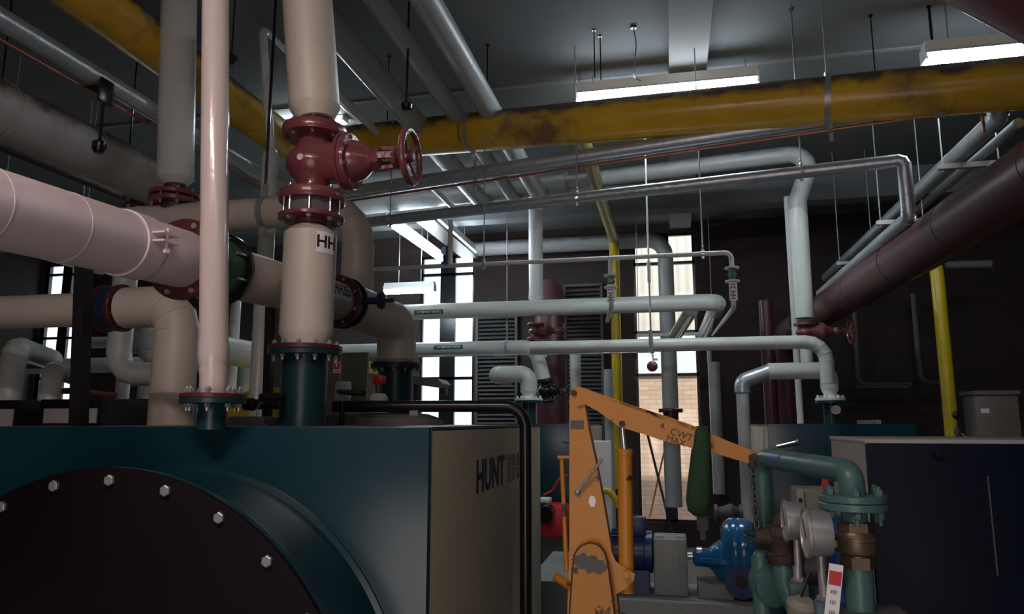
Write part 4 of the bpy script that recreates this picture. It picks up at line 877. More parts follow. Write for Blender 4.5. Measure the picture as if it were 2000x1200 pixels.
# ============================================================ back of the room
def vert(name, lab, cat, px, y0, y1, Y, w_, m, **k):
    x = XR(px, Y, EYE); return solo(name, lab, cat, B().tube([(x, Y, max(.02, ZR(y1, x, Y))), (x, Y, ZR(y0, x, Y))], RAD(w_, (x, Y, EYE)), 24, **k), m)
bz = P(1180, 474, Y=12.7).z; bx = XR(1307, 12.7, 3); rb_ = RAD(30, (bx, 12.7, bz))
t = thing('clad_pipe', 'big grey pipe along the back wall, turning down between the panes of the right window', 'pipe', (bx, 12.7, bz))
obj('cladding', B().tube([(XR(900, 12.7, bz), 12.7, bz), (bx, 12.7, bz), (bx, 12.7, ZR(798, bx, 12.7))], rb_, 28, bend=.3, segs=5, seam=1.6), GREY, t)
obj('valve_flange', flange(B(), (bx, 12.7, ZR(806, bx, 12.7)), ZA, rb_ * 1.5, .06), REDD, t)
obj('red_length', B().cyl((bx, 12.7, ZR(862, bx, 12.7)), (bx, 12.7, ZR(806, bx, 12.7)), rb_ * .95), MAROON, t)
obj('lower_cladding', B().tube([(bx, 12.7, ZR(990, bx, 12.7)), (bx, 12.7, ZR(862, bx, 12.7))], rb_ * 1.05, 28), GREY, t)
zyp = EYE + 360 * 12.5 / F_PX; yx = XR(1206, 12.5, EYE + .4)
t = thing('gas_drop_pipe', 'yellow gas drop pipe left of the right window, coming along the ceiling', 'pipe', (yx, 12.5, .5))
ry = RAD(20, (yx, 12.5, EYE))
obj('faded_run', B().tube([(yx, 7.7, zyp), (yx, 12.5, zyp), (yx, 12.5, zyp - .1)], ry, 24, bend=.15, segs=3, seam=1.5), YELD, t)
obj('bright_drop', B().tube([(yx, 12.5, ZR(955, yx, 12.5)), (yx, 12.5, zyp - .08)], ry, 24), YELC, t)
vert('clad_pipe', 'grey pipe with a stepped collar standing left of the yellow drop pipe', 'pipe', 1190, 722, 1300, 12.2, 18, GREY)
vert('clad_pipe', 'white pipe standing behind the hoist mast, in front of the dark louvres', 'pipe', 1125, 690, 1300, 11.4, 22, WHITE)
vert('clad_pipe', 'grey pipe standing right of the right window', 'pipe', 1399, 708, 965, 12.6, 23, GREY)
vert('conduit', 'slim grey conduit above the pipe right of the right window', 'conduit', 1391, 655, 708, 12.6, 9, GREY)
# maroon flues
xf2 = XR(1078, 11.5, EYE); rf = RAD(64, (xf2, 11.5, EYE))
t = thing('boiler_flue', 'upright maroon flue behind the rear boiler left of the hoist', 'flue', (xf2, 11.5, 0))
obj('duct', B().tube([(xf2, 11.5, .02), (xf2, 11.5, ZR(575, xf2, 11.5)), (xf2 - .35, 12.7, ZR(550, xf2, 11.5))], rf, 36, bend=.5, seam=1.3), MAROON, t)
fa, fb = P(1975, 372, Y=4.9), P(1532, 655, Y=12.4)
t = thing('boiler_flue', 'long sloping maroon flue coming from the right edge toward the right hand boiler', 'flue', fb)
dd = (fa - fb).normalized()
obj('duct', B().tube([fa + dd * 5.5, fb, (fb.x, fb.y, .02)], .20, 44, bend=.5, segs=5, seam=1.25, bead=.004), MAROON, t)
x = XR(1512, 11.0, EYE); solo('boiler_flue', 'narrower maroon flue left of the right drop pipe', 'flue', B().tube([(x, 11.2, .02), (x, 11.2, ZR(588, x, 11.2))], .1, 24), MAROON)
solo('flue_riser', 'dark maroon duct crossing the upper right corner', 'flue', B().tube([P(1790, -140, Y=3.3), P(2190, 45, Y=2.9), P(2190, 45, Y=2.9) + (P(2190, 45, Y=2.9) - P(1790, -140, Y=3.3)) * 1.6], .20, 40), MAROON)
# right hand side
x = XR(1846, 9.6, EYE + .8); t = thing('gas_drop_pipe', 'bright yellow gas pipe dropping to the floor at the right', 'pipe', (x, 9.6, 0)); ryr = RAD(25, (x, 9.6, EYE))
x = XR(1848, 9.6, EYE + .6)
obj('pipe', B().tube([(x, 9.6, .02), (x, 9.6, ZR(505, x, 9.6)), (x + .05, 11.0, ZR(500, x, 9.6))], ryr, 24, bend=.2), YELC, t)
p = P(1866, 812, Y=9.55); t = thing('gas_cock', 'brass gas cock with a black cap on the yellow pipe at the right', 'valve', p)
obj('cap', B().sphere(p, .05), BLK, t); obj('body', B().lathe(p - ZA * .3, ZA, [(0, .03), (.06, .03), (.08, .045), (.14, .045), (.16, .025), (.27, .022)], 14), BRASS, t); obj('lever', B().bar(p - ZA * .16, p + V((.1, -.03, -.27)), .02, .012), STEEL, t)
def cab(name, lab, cat, x0, x1, ytop, Y, dep, m, top=None):
    z = ZR(ytop, XR((x0 + x1) / 2, Y, EYE), Y); a, b2 = XR(x0, Y, z), XR(x1, Y, z); t = thing(name, lab, cat, ((a + b2) / 2, Y + dep / 2, 0))
    obj('carcass', B().box(((a + b2) / 2, Y + dep / 2, z / 2), (b2 - a, dep, z), bev=.012), m, t); return t, a, b2, z
BEIGED = mat('dim_beige_enamel', (.20, .165, .145), .5)
t, a, b2, z = cab('electrical_cabinet', 'grey brown steel cabinet against the dark wall at the far right', 'cabinet', 1902, 1988, 772, 10.5, .4, BEIGED)
obj('cap', B().box(((a + b2) / 2, 10.7, z + .03), (b2 - a + .04, .46, .05)), BEIGED, t); p = P(1924, 803, Y=10.49); obj('label', B().box(p, (.1, .004, .06)), SIGNW, t)
for pts, r, lab in (([P(1668, 572, Y=12.6), P(1676, 752, Y=12.6), P(1780, 752, Y=12.6)], .05, 'dark lagged pipe with a bend on the far right wall, left one'),
                    ([P(1784, 575, Y=12.6), P(1799, 748, Y=12.6), P(1836, 748, Y=12.6)], .05, 'dark lagged pipe with a bend on the far right wall, beside the yellow pipe'),
                    ([P(1848, 518, Y=11.5), P(1935, 516, Y=11.5)], .06, 'short galvanised pipe stub behind the yellow pipe at the right'),
                    ([P(1668, 757, Y=12.4), P(1775, 757, Y=12.4)], .03, 'thin dark pipe at the foot of the lagged bend')):
    solo('wall_pipe', lab, 'pipe', B().tube(pts, r, 18, bend=.14), STEEL if 'stub' in lab else DGREY)
# rear boilers
def rear_boiler(lab, x0, x1, Y0, Yr, side, ytop=830):
    a, b2 = XR(x0, Y0, EYE), XR(x1, Y0, EYE); z = BT; t = thing('boiler', lab, 'boiler', ((a + b2) / 2, (Y0 + Yr) / 2, 0))
    obj('front_casing', B().box(((a + b2) / 2, Y0 + .02, z / 2), (b2 - a, .04, z), bev=.006), TEAL, t)
    obj('body', B().box(((a + b2) / 2, (Y0 + Yr) / 2, z / 2 - .005), (b2 - a - .06, Yr - Y0 - .05, z - .01)), DGREY, t)
    n = 2 if side < 0 else 1; xs = a if side < 0 else b2
    for k in range(n):
        y0 = Y0 + .05 + (Yr - Y0 - .05) * k / n; y1 = Y0 + (Yr - Y0) * (k + 1) / n - .03
        obj('side_panel', B().box((xs - side * .012, (y0 + y1) / 2, z / 2), (.03, y1 - y0, z - .06), bev=.003), CPANEL, t)
    return t, a, b2
t, a, b2 = rear_boiler('teal boiler with cream side in the right middle ground, under the long bent loop', 1499, 1789, 8.1, 11.0, -1)
h0 = P(1517, 872, Y=8.05); obj('door_handle', B().cyl(h0, h0 + V((.18, -.02, .045)), .012, n=10).sphere(h0 + V((.2, -.02, .05)), .022), CHROME, t)
obj('top_fitting', B().box(P(1690, 826, Y=8.4), (.14, .1, .05)).box(P(1713, 826, Y=8.4), (.06, .08, .06)), PUTTY, t)
t, a, b2 = rear_boiler('teal boiler in the middle ground, between the front boiler and the hoist mast', 950, 1151, 9.2, 10.9, 1)
h0 = P(1098, 861, Y=9.15); obj('door_handle', B().cyl(h0, h0 + V((.12, -.02, -.02)), .01, n=10), CHROME, t)
p = P(1085, 1015, Y=8.4); t = thing('burner', 'red burner housing low down between the front boiler and the hoist', 'burner', p)
obj('housing', B().box(p, (.28, .5, .34), bev=.05), REDS, t); obj('motor', B().cyl(p + V((-.05, -.45, .1)), p + V((-.05, -.2, .1)), .09), BLK, t); obj('white_cap', B().box(p + V((-.1, -.1, .22)), (.12, .2, .05), bev=.01), WHITEP, t)
obj('base', B().box((p.x, 8.4, (p.z - .17) / 2), (.24, .4, p.z - .17)), DGREY, t)
q = [P(1062, 968, Y=7.6), P(1078, 960, Y=7.6), P(1092, 935, Y=7.6), P(1108, 928, Y=7.7)]; solo('red_cable', 'red cable hanging between the boiler and the hoist', 'cable', B().tube(q, .012, 8, bend=.1), REDS)
p = P(1085, 1150, Y=6.4); solo('concrete_plinth', 'low grey concrete plinth beside the foot of the hoist', 'plinth', B().box((p.x, 6.9, (p.z + .1) / 2), (.42, 1.4, p.z + .1), bev=.01), PLINTH)
# column of white equipment behind the hoist post
p = P(1172, 930, Y=7.0); t = thing('expansion_vessel', 'white upright unit behind the hoist post', 'machine', (p.x, 7.0, 0))
obj('body', B().box((p.x + .01, 7.1, P(1172, 862, Y=7).z / 2), (.17, .2, P(1172, 862, Y=7).z), bev=.01), WHITEP, t)
obj('yellow_pipe', B().tube([P(1170, 958, Y=6.8), P(1190, 960, Y=6.8), P(1204, 978, Y=6.8), P(1204, 992, Y=6.8)], .03, 14, bend=.08), YELC, t)
# diagonal bars by the window
solo('diagonal_bar', 'orange red diagonal bar seen through the lower right window', 'bar', B().bar(P(1304, 850, Y=13.9), P(1258, 1062, Y=13.9), .11, .03), ORANGE)
solo('diagonal_bar', 'dark steel bar leaning across the lower right window', 'bar', B().bar(P(1262, 838, Y=13.05), P(1318, 1064, Y=13.05), .07, .04), BROWN)
# ============================================================ pump set
PYY = 6.0; floor_z = ZR(1156, XR(1300, PYY, .9), PYY)
q = P(1232, 1077, Y=PYY); ml, mr = XR(1186, PYY, q.z), XR(1277, PYY, q.z); Rm = RAD(78, q)
t = thing('electric_motor', 'dark blue finned electric motor left of the grey guard', 'motor', (q.x, PYY, floor_z))
obj('frame', B().lathe((ml, PYY, q.z), XA, [(0, Rm * .8), (.02, Rm * .95), ((mr - ml) * .8, Rm * .95), ((mr - ml) * .82, Rm), ((mr - ml) * .97, Rm), ((mr - ml), Rm * .7)], 36), BLUEM, t)
fb = B()
for k in range(28):
    an = 2 * math.pi * k / 28; d = V((0, math.cos(an), math.sin(an))); m0 = V((ml + .04, PYY, q.z)) + d * (Rm * .98); m1 = V((ml + (mr - ml) * .78, PYY, q.z)) + d * (Rm * .98); fb.bar(m0, m1, .006, .03, d)
obj('cooling_fins', fb, BLUEM, t); obj('terminal_box', B().box((XR(1247, PYY, q.z), PYY - .02, q.z + Rm + .04), (.13, .14, .14), bev=.008), BLUEM, t)
for s in (-1, 1): obj('foot', B().box((q.x, PYY + s * .12, (floor_z + q.z - Rm * .8) / 2), (.28, .06, abs(q.z - Rm * .8 - floor_z) + .02)), BLUEM, t)
gl_, gr_ = XR(1279, PYY - .12, floor_z), XR(1345, PYY - .12, floor_z); gt = ZR(1052, gl_, PYY - .12)
t = thing('coupling_guard', 'grey speckled sheet metal guard between the motor and the blue pump', 'guard', ((gl_ + gr_) / 2, PYY, floor_z))
obj('hood', B().box(((gl_ + gr_) / 2, PYY + .02, (floor_z + gt) / 2), (gr_ - gl_, .34, gt - floor_z), bev=.012), GUARD, t)
for s in (.2, .8): obj('lug', B().box((gl_ + (gr_ - gl_) * s, PYY - .08, gt + .008), (.06, .04, .02)), LPANEL, t)
px0, px1 = XR(1345, PYY, q.z), XR(1490, PYY, q.z); pc = V(((px0 + px1) / 2 + .09, PYY, q.z - .03)); L_ = px1 - px0
t = thing('water_pump', 'glossy blue split case pump with a rounded hump, right of the grey guard', 'pump', (pc.x, PYY, floor_z))
b = B().lathe((px0 + .03, PYY, pc.z), XA, [(0, .04), (.02, .065), (.12, .07), (.15, .10), (.20, .13), (.26, .16), (L_ - .18, .16), (L_ - .12, .1), (L_ + .05, .07)], 28)
obj('casing', b, BLUE, t, 50)
hx = XR(1446, PYY, pc.z)
obj('volute_hump', B().lathe((hx - .14, PYY, pc.z + .065), XA, [(0, .10), (.01, .16), (.03, .205), (.07, .235), (.105, .242), (.125, .232), (.14, .24), (.19, .235), (.25, .2), (.27, .16), (.28, .1)], 40), BLUE, t, 50)
obj('split_flange', B().prism([(pc.x - .28, PYY - .13, pc.z - .012), (pc.x - .14, PYY - .19, pc.z - .012), (pc.x + .14, PYY - .19, pc.z - .012), (pc.x + .28, PYY - .13, pc.z - .012), (pc.x + .28, PYY + .13, pc.z - .012), (pc.x + .14, PYY + .19, pc.z - .012), (pc.x - .14, PYY + .19, pc.z - .012), (pc.x - .28, PYY + .13, pc.z - .012)], (0, 0, .03)), BLUE, t)
obj('lower_casing', B().lathe((pc.x, PYY, floor_z + .0), ZA, [(0, .12), (.02, .12), (.05, .10), (pc.z - floor_z - .1, .19), (pc.z - floor_z - .01, .2)], 28), BLUE, t)
fc = P(1448, 1136, Y=PYY - .2); obj('suction_flange', B().lathe(fc, -YA, [(0, .12), (.03, .12), (.03, .05), (.0301, .05)], 32).cyl(fc + YA * .15, fc, .08), BLUEM, t)
obj('suction_bore', B().cyl(fc - YA * .028, fc - YA * .032, .045), BLK, t)
bolts(t, fc - YA * .03, -YA, .092, 6, .011, .012, BLUEM)
obj('shaft', B().cyl((px0 - .05, PYY, pc.z + .01), (px0 + .06, PYY, pc.z + .01), .028).cyl((px0 + .06, PYY - .0, pc.z + .03), (px0 + .1, PYY, pc.z + .03), .05), CHROME, t)
for k, (y0_, w_) in enumerate(((0, 1),)):
    bl, br = XR(1192, 5.7, .6), XR(1500, 5.7, .6); t = thing('pump_base', 'grey steel base frame under the motor and pump', 'frame', ((bl + br) / 2, 6, 0))
    for y in (5.72, 6.28): obj('rail', B().box(((bl + br) / 2, y, floor_z - .05), (br - bl, .09, .09)), GUARD, t)
    obj('top_plate', B().box(((bl + br) / 2, 6.0, floor_z - .006), (br - bl - .05, .5, .012)), PLINTH, t)
    for x in (bl + .05, (bl + br) / 2 + .06, br - .05):
        for y in (5.72, 6.28): obj('leg', B().box((x, y, (floor_z - .09) / 2), (.07, .07, floor_z - .1)), GUARD, t)
obj('concrete_block', B().box(((bl + br) / 2 + .22, 5.98, floor_z + .05), (.26, .3, .11), bev=.01), PLINTH, t)
solo('valve_cluster', 'grey valve body standing behind the blue pump', 'valve', B().lathe(P(1395, 1002, Y=7.4), XA, [(0, .08), (.03, .08), (.04, .05), (.1, .07), (.16, .09), (.22, .05), (.23, .08), (.26, .08)], 18).cyl(P(1415, 1002, Y=7.4), (P(1415, 1002, Y=7.4).x, 7.4, 0), .05), DGREY)
# ============================================================ workshop hoist (engine crane)
HY = 2.8
def hp(px, py, y=HY): return P(px, py, Y=y)
t = thing('engine_hoist', 'orange yellow workshop hoist with a sloping boom marked 4 CWT MAX', 'hoist', hp(1160, 1200))
def polyplate(pts, y, th): return B().prism([P(a, b_, Y=y) for a, b_ in pts], (0, th, 0))
zero = P(1160, 1200, Y=HY)
mast = [(1112, 775), (1116, 762), (1126, 756), (1136, 762), (1140, 778), (1150, 840), (1163, 900), (1180, 990), (1195, 1080), (1208, 1200), (1228, 1460), (1102, 1460), (1108, 1200), (1112, 1060), (1112, 900)]
mb = polyplate(mast, HY, .075); bmesh.ops.recalc_face_normals(mb.bm, faces=mb.bm.faces)
obj('mast', mb, HOIST, t, 30)
boom = [(1114, 772), (1118, 760), (1127, 755), (1140, 758), (1200, 781), (1280, 806), (1350, 830), (1387, 846), (1387, 890), (1345, 874), (1290, 860), (1262, 850), (1222, 838), (1208, 833), (1170, 805), (1142, 790), (1126, 795)]
obj('boom', polyplate(boom, HY - .012, .012), HOIST, t, 30)
obj('boom', polyplate(boom, HY + .078, .012), HOIST, t, 30)
tp = [P(a, b_, Y=HY - .012) for a, b_ in ((1142, 759), (1387, 846))]; dn = V((0, 0, -.012))
obj('boom_web', B().rings([[p, p + YA * .10, p + YA * .10 + dn, p + dn] for p in tp]), HOIST, t)
ext = [(1380, 845), (1430, 865), (1478, 884), (1480, 908), (1466, 906), (1430, 896), (1380, 881)]
obj('boom_extension', polyplate(ext, HY + .01, .05), HOISTW, t, 30)
for px, py, r in ((1121, 768, .012), (1215, 828, .012), (1474, 893, .014), (1388, 873, .008)): 
    c = hp(px, py, HY - .012); obj('pivot_bolt', B().hexa(c, -YA, r, .01), RUST, t)
sock = [(1112, 1200), (1118, 1110), (1122, 1082), (1132, 1068), (1150, 1060), (1168, 1064), (1181, 1080), (1188, 1110), (1200, 1200), (1222, 1460), (1098, 1460)]
obj('mast_socket', polyplate(sock, HY - .045, .045), HOISTW, t, 30)
sp_ = [hp(a, b_, HY - .047) for a, b_ in ((1108, 1260), (1112, 1200), (1118, 1110), (1122, 1082), (1132, 1068), (1150, 1060), (1168, 1064), (1181, 1080), (1188, 1110), (1200, 1200), (1206, 1260))]
obj('weld_seam', B().tube(sp_, .0025, 6, bend=.01, segs=1), RUST, t)
c = hp(1152, 1102, HY - .048); bb = B(); n = 26; rs = []
pts = [c + V((math.cos(2 * math.pi * k / n) * (.062 + .010 * math.sin(3 * k)), 0, math.sin(2 * math.pi * k / n) * (.030 + .008 * math.cos(2.3 * k)) + (-.012 * math.cos(2 * math.pi * k / n)))) for k in range(n)]
obj('paint_blotch', bb.prism(pts, (0, .003, 0)), DGREY, t)
ear = [(1193, 1075), (1203, 1098), (1240, 1122), (1238, 1135), (1222, 1150), (1203, 1162), (1196, 1130)]
obj('ram_bracket', polyplate(ear, HY - .005, .012), HOIST, t); obj('ram_bracket', polyplate(ear, HY + .075, .012), HOIST, t)
ra, rb2 = hp(1224, 1158, HY + .04), hp(1220, 884, HY + .04)
obj('hydraulic_ram', B().cyl(ra, rb2, RAD(30, ra)).cyl(rb2 - ZA * .01, rb2 + ZA * .012, RAD(33, ra)), HOIST, t)
obj('ram_rod', B().cyl(rb2, hp(1215, 830, HY + .04), .010), CHROME, t); obj('pivot_bolt', B().cyl(hp(1223, 1124, HY - .03), hp(1223, 1124, HY + .1), .012), HOIST, t)
obj('release_lever', B().cyl(hp(1128, 962, HY - .01), hp(1176, 898, HY - .03), .0055, n=10).sphere(hp(1128, 962, HY - .005), .012), STEEL, t)
obj('pump_handle', B().cyl(hp(1097, 893, HY + .03), hp(1107, 1118, HY + .03), .009, n=12), HOISTW, t)
obj('pump_handle', B().cyl(hp(1084, 1126, HY - .02), hp(1112, 1145, HY), .016, n=12), HOISTW, t); obj('handle_lug', B().box(hp(1105, 893, HY + .03), (.06, .03, .01)), HOISTW, t)
# base legs and feet on the floor, below the frame
b = B(); xm = zero.x
for s in (-1, 1): b.bar((xm + s * .35, HY - .1, .1), (xm + s * .35 + .8 * 0, HY + 1.9, .1), .08, .08)
b.bar((xm - .38, HY, .1), (xm + .38, HY, .1), .09, .09); b.bar((xm, HY + .03, .1), (xm, HY + .03, .62), .12, .08)
obj('base_legs', b, HOIST, t)
for x in (xm - .35, xm + .35):
    for y in (HY - .1, HY + 1.88): obj('caster', B().cyl((x - .02, y, .05), (x + .02, y, .05), .05), RUB, t)
p = hp(1127, 830, HY - .002); obj('rating_plate', B().box(p, (.05, .003, .032)), DGREY, t)
ang = math.atan2(-(846 - 758), (1387 - 1140)); ux = V((math.cos(ang), 0, math.sin(ang))); uy = V((-math.sin(ang), 0, math.cos(ang)))
for s, px, py, sz in (('4.', 1295, 833, .034), ('CWT', 1331, 850, .036), ('MAX', 1320, 862, .033)):
    obj('lettering', lay(text_b(s, sz, 1.0, 0.0), hp(px, py, HY - .0135), ux if s != 'MAX' else (ux * .9 + XA * .1), uy), BROWN, t)
p = hp(1157, 980, HY - .001); obj('paint_scrape', B().prism([p + V((.014 * math.cos(a), 0, .022 * math.sin(a))) for a in [0, .9, 1.8, 2.5, 3.3, 4.2, 5.2]], (0, -.0015, 0)), SIGNW, t)
# sling
sb = B(); rs = []
for i, (py, xa_, xb2, th) in enumerate(((833, 1359, 1385, .10), (845, 1356, 1388, .15), (890, 1350, 1390, .15), (940, 1344, 1391, .14), (980, 1340, 1390, .12), (1002, 1344, 1386, .09), (1012, 1356, 1378, .05))):
    a, b2 = P(xa_, py, Y=HY - .03), P(xb2, py, Y=HY - .03); n = 16; c = (a + b2) / 2; w_ = (b2 - a).length / 2
    rs.append([V((c.x + w_ * math.copysign(abs(math.cos(2 * math.pi * k / n)) ** .6, math.cos(2 * math.pi * k / n)), HY + .035 + th / 2 * math.copysign(abs(math.sin(2 * math.pi * k / n)) ** .6, math.sin(2 * math.pi * k / n)), c.z)) for k in range(n)])
t = thing('lifting_sling', 'dark green webbing sling draped over the hoist boom', 'sling', P(1370, 920, Y=HY))
obj('webbing', sb.rings(rs), SLING, t, 60)
p = P(1372, 1022, Y=HY + .03); obj('shackle', B().box(p, (.04, .02, .05)).box(p - ZA * .04, (.02, .015, .04)), RUB, t)
# chain
t = thing('hoist_chain', 'rusty chain hanging from the end of the hoist boom', 'chain', P(1472, 905, Y=HY))
a, b2 = P(1470, 908, Y=HY + .03), P(1478, 1030, Y=HY + .03); n = 10; L_ = (a - b2).length / n
obj('hook_block', B().box(a + ZA * .012, (.03, .05, .05), bev=.006), RUST, t)
for k in range(n):
    c = a.lerp(b2, (k + .5) / n); b = B(); w_ = .0075; h_ = L_ * .36; pth = []
    for j in range(17):
        q = 2 * math.pi * j / 16; dx = math.cos(q) * w_; dz = math.sin(q) * w_ + (h_ if math.sin(q) > 0 else -h_)
        pth.append(c + (V((dx, 0, dz)) if k % 2 else V((0, dx, dz))))
    obj('chain_link', B().tube(pth, .0032, 6, bend=.002, segs=1), BLK, t)
# ============================================================ navy cabinet at the right
NY = 3.4; nz = ZR(861, XR(1850, NY, EYE), NY); na, nb2 = XR(1690, NY, nz), XR(2140, NY, nz); nyr = YR(1622, na, nz)
t = thing('equipment_cabinet', 'big navy fronted cabinet with a pale side at the lower right', 'cabinet', ((na + nb2) / 2, NY, 0))
obj('side_panel', B().box((na + .006, (NY + nyr) / 2 + .01, nz / 2), (.012, nyr - NY - .03, nz - .02)), LPANEL, t)
obj('carcass', B().box(((na + nb2) / 2, (NY + nyr) / 2 + .02, nz / 2 - .01), (nb2 - na - .03, nyr - NY - .04, nz - .03)), DGREY, t)
obj('front_panel', B().box(((na + nb2) / 2, NY + .008, nz / 2), (nb2 - na, .03, nz - .02), bev=.008), NAVYC, t)
obj('top_cover', B().box(((na + nb2) / 2, (NY + nyr) / 2, nz - .005), (nb2 - na + .01, nyr - NY + .01, .02), bev=.005), LPANEL, t)
p = P(1829, 886, Y=NY - .01); obj('knob', B().lathe(p, -YA, [(0, .012), (.01, .012), (.015, .018), (.028, .014)], 16), BLK, t)
obj('door_edge', B().box(((P(1936, 1020, Y=NY).x), NY - .009, (P(1932, 930, Y=NY).z + P(1943, 1125, Y=NY).z) / 2), (.006, .004, P(1932, 930, Y=NY).z - P(1943, 1125, Y=NY).z)), DGREY, t)
for py in (868, 884): q = P(1633, py, X=na); obj('screw', B().sphere(q, .006), STEEL, t)
# ============================================================ light teal pipework in the right foreground
TY0, TY1 = 3.25, 2.62; xa = XR(1493, TY0, 1.7); za = ZR(893, xa, TY0); xb2 = XR(1668, TY1, 1.8); zb_ = ZR(922, xb2, TY1); rt = .040
t = thing('teal_pipework', 'light teal pipe rising, running toward the camera and turning down into a bolted flange', 'pipe', (xa, TY0, 0))
obj('pipe', B().tube([(xa, TY0, .02), (xa, TY0, za), (xb2, TY1, zb_), (xb2, TY1, ZR(972, xb2, TY1))], rt, 32, bend=.075, segs=8), TEALL, t)
obj('weld_ring', B().lathe((xa, TY0, ZR(912, xa, TY0)), ZA, [(0, rt), (.002, rt + .004), (.01, rt + .004), (.012, rt)], 28), TEALL, t)
# collar hugging the slope
z1 = ZR(980, xb2, TY1); FR = RAD(124, (xb2, TY1, z1))
obj('upper_flange', flange(B(), (xb2, TY1, z1 - .0), ZA, FR, .022), TEALL, t)
bolts(t, (xb2, TY1, z1 + .022), ZA, FR * .8, 6, .014, .02, TEALL, ph=.4, both=.05)
q = P(1520, 897, Y=2.95); lb = B().box((0, 0, 0), (.001, .001, .001))
sl0, sl1 = V((xa, TY0, za)), V((xb2, TY1, zb_)); ds = (sl1 - sl0).normalized(); cc = sl0 + ds * .19
pl_ = plate(.085, .03, 2); aa, bb2 = frame(ds); 
pl_ = wrap(pl_, cc, ds, rt, math.pi / 2 - .35); obj('label', pl_, mat('blue_violet_sticker', (.10, .12, .34), .4), t)
t = thing('teal_pipework', 'light teal upright pipe carrying the brass valve, in front of the navy cabinet', 'pipe', (xb2, TY1, 0))
obj('lower_flange', flange(B(), (xb2, TY1, z1 - .026), ZA, FR, .024), TEALL, t)
zt_, zbv = ZR(1020, xb2, TY1), ZR(1110, xb2, TY1); h = zt_ - zbv
obj('spool', B().cyl((xb2, TY1, zt_ - .01), (xb2, TY1, z1 - .02), rt), TEALL, t)
obj('pipe', B().cyl((xb2, TY1, .02), (xb2, TY1, zbv + .01), rt * 1.12), TEALL, t)
t = thing('brass_valve', 'weathered brass hexagonal valve in the teal pipe beside the round gauges', 'valve', (xb2, TY1, zbv))
obj('hex_top', B().lathe((xb2, TY1, zt_ - h * .2), ZA, [(0, rt * 1.4), (h * .2, rt * 1.38)], 6), BRASS, t)
obj('hex_bottom', B().lathe((xb2, TY1, zbv), ZA, [(0, rt * 1.32), (h * .26, rt * 1.36)], 6), BRASS, t)
obj('body', B().lathe((xb2, TY1, zbv + h * .24), ZA, [(0, rt * 1.15), (h * .05, rt * 1.15), (h * .1, rt * 1.45), (h * .18, rt * 1.55), (h * .36, rt * 1.55), (h * .37, rt * 1.62), (h * .43, rt * 1.62), (h * .44, rt * 1.52), (h * .5, rt * 1.5), (h * .56, rt * 1.38)], 32), BRASS, t)
obj('side_port', B().cyl((xb2 - rt * 1.3, TY1, zbv + h * .52), (xb2 - rt * 2.6, TY1, zbv + h * .52), .015).lathe((xb2 - rt * 2.0, TY1, zbv + h * .52), XA, [(0, .021), (.02, .021)], 6), BRASS, t)
# flange and check valve on the rear riser
zf_ = ZR(1044, xa, TY0); t = thing('pipe_flange', 'teal bolted flange on the rear teal riser beside the chain', 'flange', (xa, TY0, zf_))
obj('flange_plate', flange(B(), (xa - .0, TY0, zf_ - .02), ZA, .085, .018), TEALL, t); obj('flange_plate', flange(B(), (xa, TY0, zf_ + .002), ZA, .085, .018), TEALL, t)
bolts(t, (xa, TY0, zf_ + .02), ZA, .068, 4, .010, .014, TEALL, ph=.3, both=.04)
t = thing('check_valve', 'rounded light teal valve body low on the rear teal riser', 'valve', P(1500, 1120, Y=3.1))
c = P(1500, 1135, Y=3.05); obj('body', B().sphere(c, .072, (1, .9, 1.1), 24), TEALL, t); obj('cover', B().lathe(c + V((.0, -.05, .0)), V((.45, -.85, 0)), [(0, .07), (.02, .078), (.035, .078), (.045, .05)], 28), TEALL, t)
c = P(1484, 1090, Y=3.0); obj('cap', B().sphere(c, .028).cyl(c, (c.x, c.y, .05), .033), TEALL, t); obj('weld_ring', B().lathe((c.x, c.y, ZR(1135, c.x, c.y)), ZA, [(0, .03), (.002, .037), (.01, .037), (.012, .03)], 20), TEALL, t)
# rusty relief valve
c = P(1527, 1050, Y=2.85); t = thing('relief_valve', 'dark rusty relief valve between the teal riser and the left gauge', 'valve', c)
obj('body', B().lathe(c - ZA * .09, ZA, [(0, .045), (.01, .05), (.03, .05), (.035, .038), (.075, .042), (.10, .055), (.13, .05), (.135, .03), (.16, .026), (.165, .02), (.175, .012)], 24), RUST, t)
obj('side_lug', B().cyl(c + V((-.09, 0, 0)), c + V((.0, 0, .0)), .032), RUST, t)
b = B().tube([c - ZA * .08, c - ZA * .16, c + V((.045, -.02, -.26)), c + V((.02, -.02, -.6))], .036, 24, bend=.07, segs=6)
solo('teal_pipework', 'short crooked teal pipe below the rusty relief valve', 'pipe', b, TEALL)
# gauges
gD = V((-1, -.03, 0)).normalized()
c = P(1568, 1018, Y=2.75); gauge('left steel pressure gauge, showing its glass to the left', c, gD, .071, .062, STEEL, stem=.10)
c2 = P(1620, 1043, Y=2.55); gauge('right steel pressure gauge, nearest the brass valve', c2, gD, .078, .075, STEEL, stem=.12)
for c_, lab, m in ((c, 'bluish teal valve block under the left pressure gauge', TEALB), (c2, 'bluish teal valve block under the right pressure gauge', TEALB)):
    q = c_ + gD * .027 - ZA * .17; t = thing('gauge_cock', lab, 'valve', q)
    obj('block', B().box(q - ZA * .075, (.062, .055, .085), bev=.008), m, t); obj('nipple', B().cyl(q - ZA * .04, q + ZA * .02, .015).hexa(q - ZA * .032, ZA, .024, .014), STEEL, t)
    obj('tail_pipe', B().cyl(q - ZA * .12, (q.x, q.y, .05), .02), TEALL, t)
q = P(1563, 1170, Y=2.6); t = thing('lever_valve', 'pale valve with a black lever at the bottom, between the gauge blocks', 'valve', q)
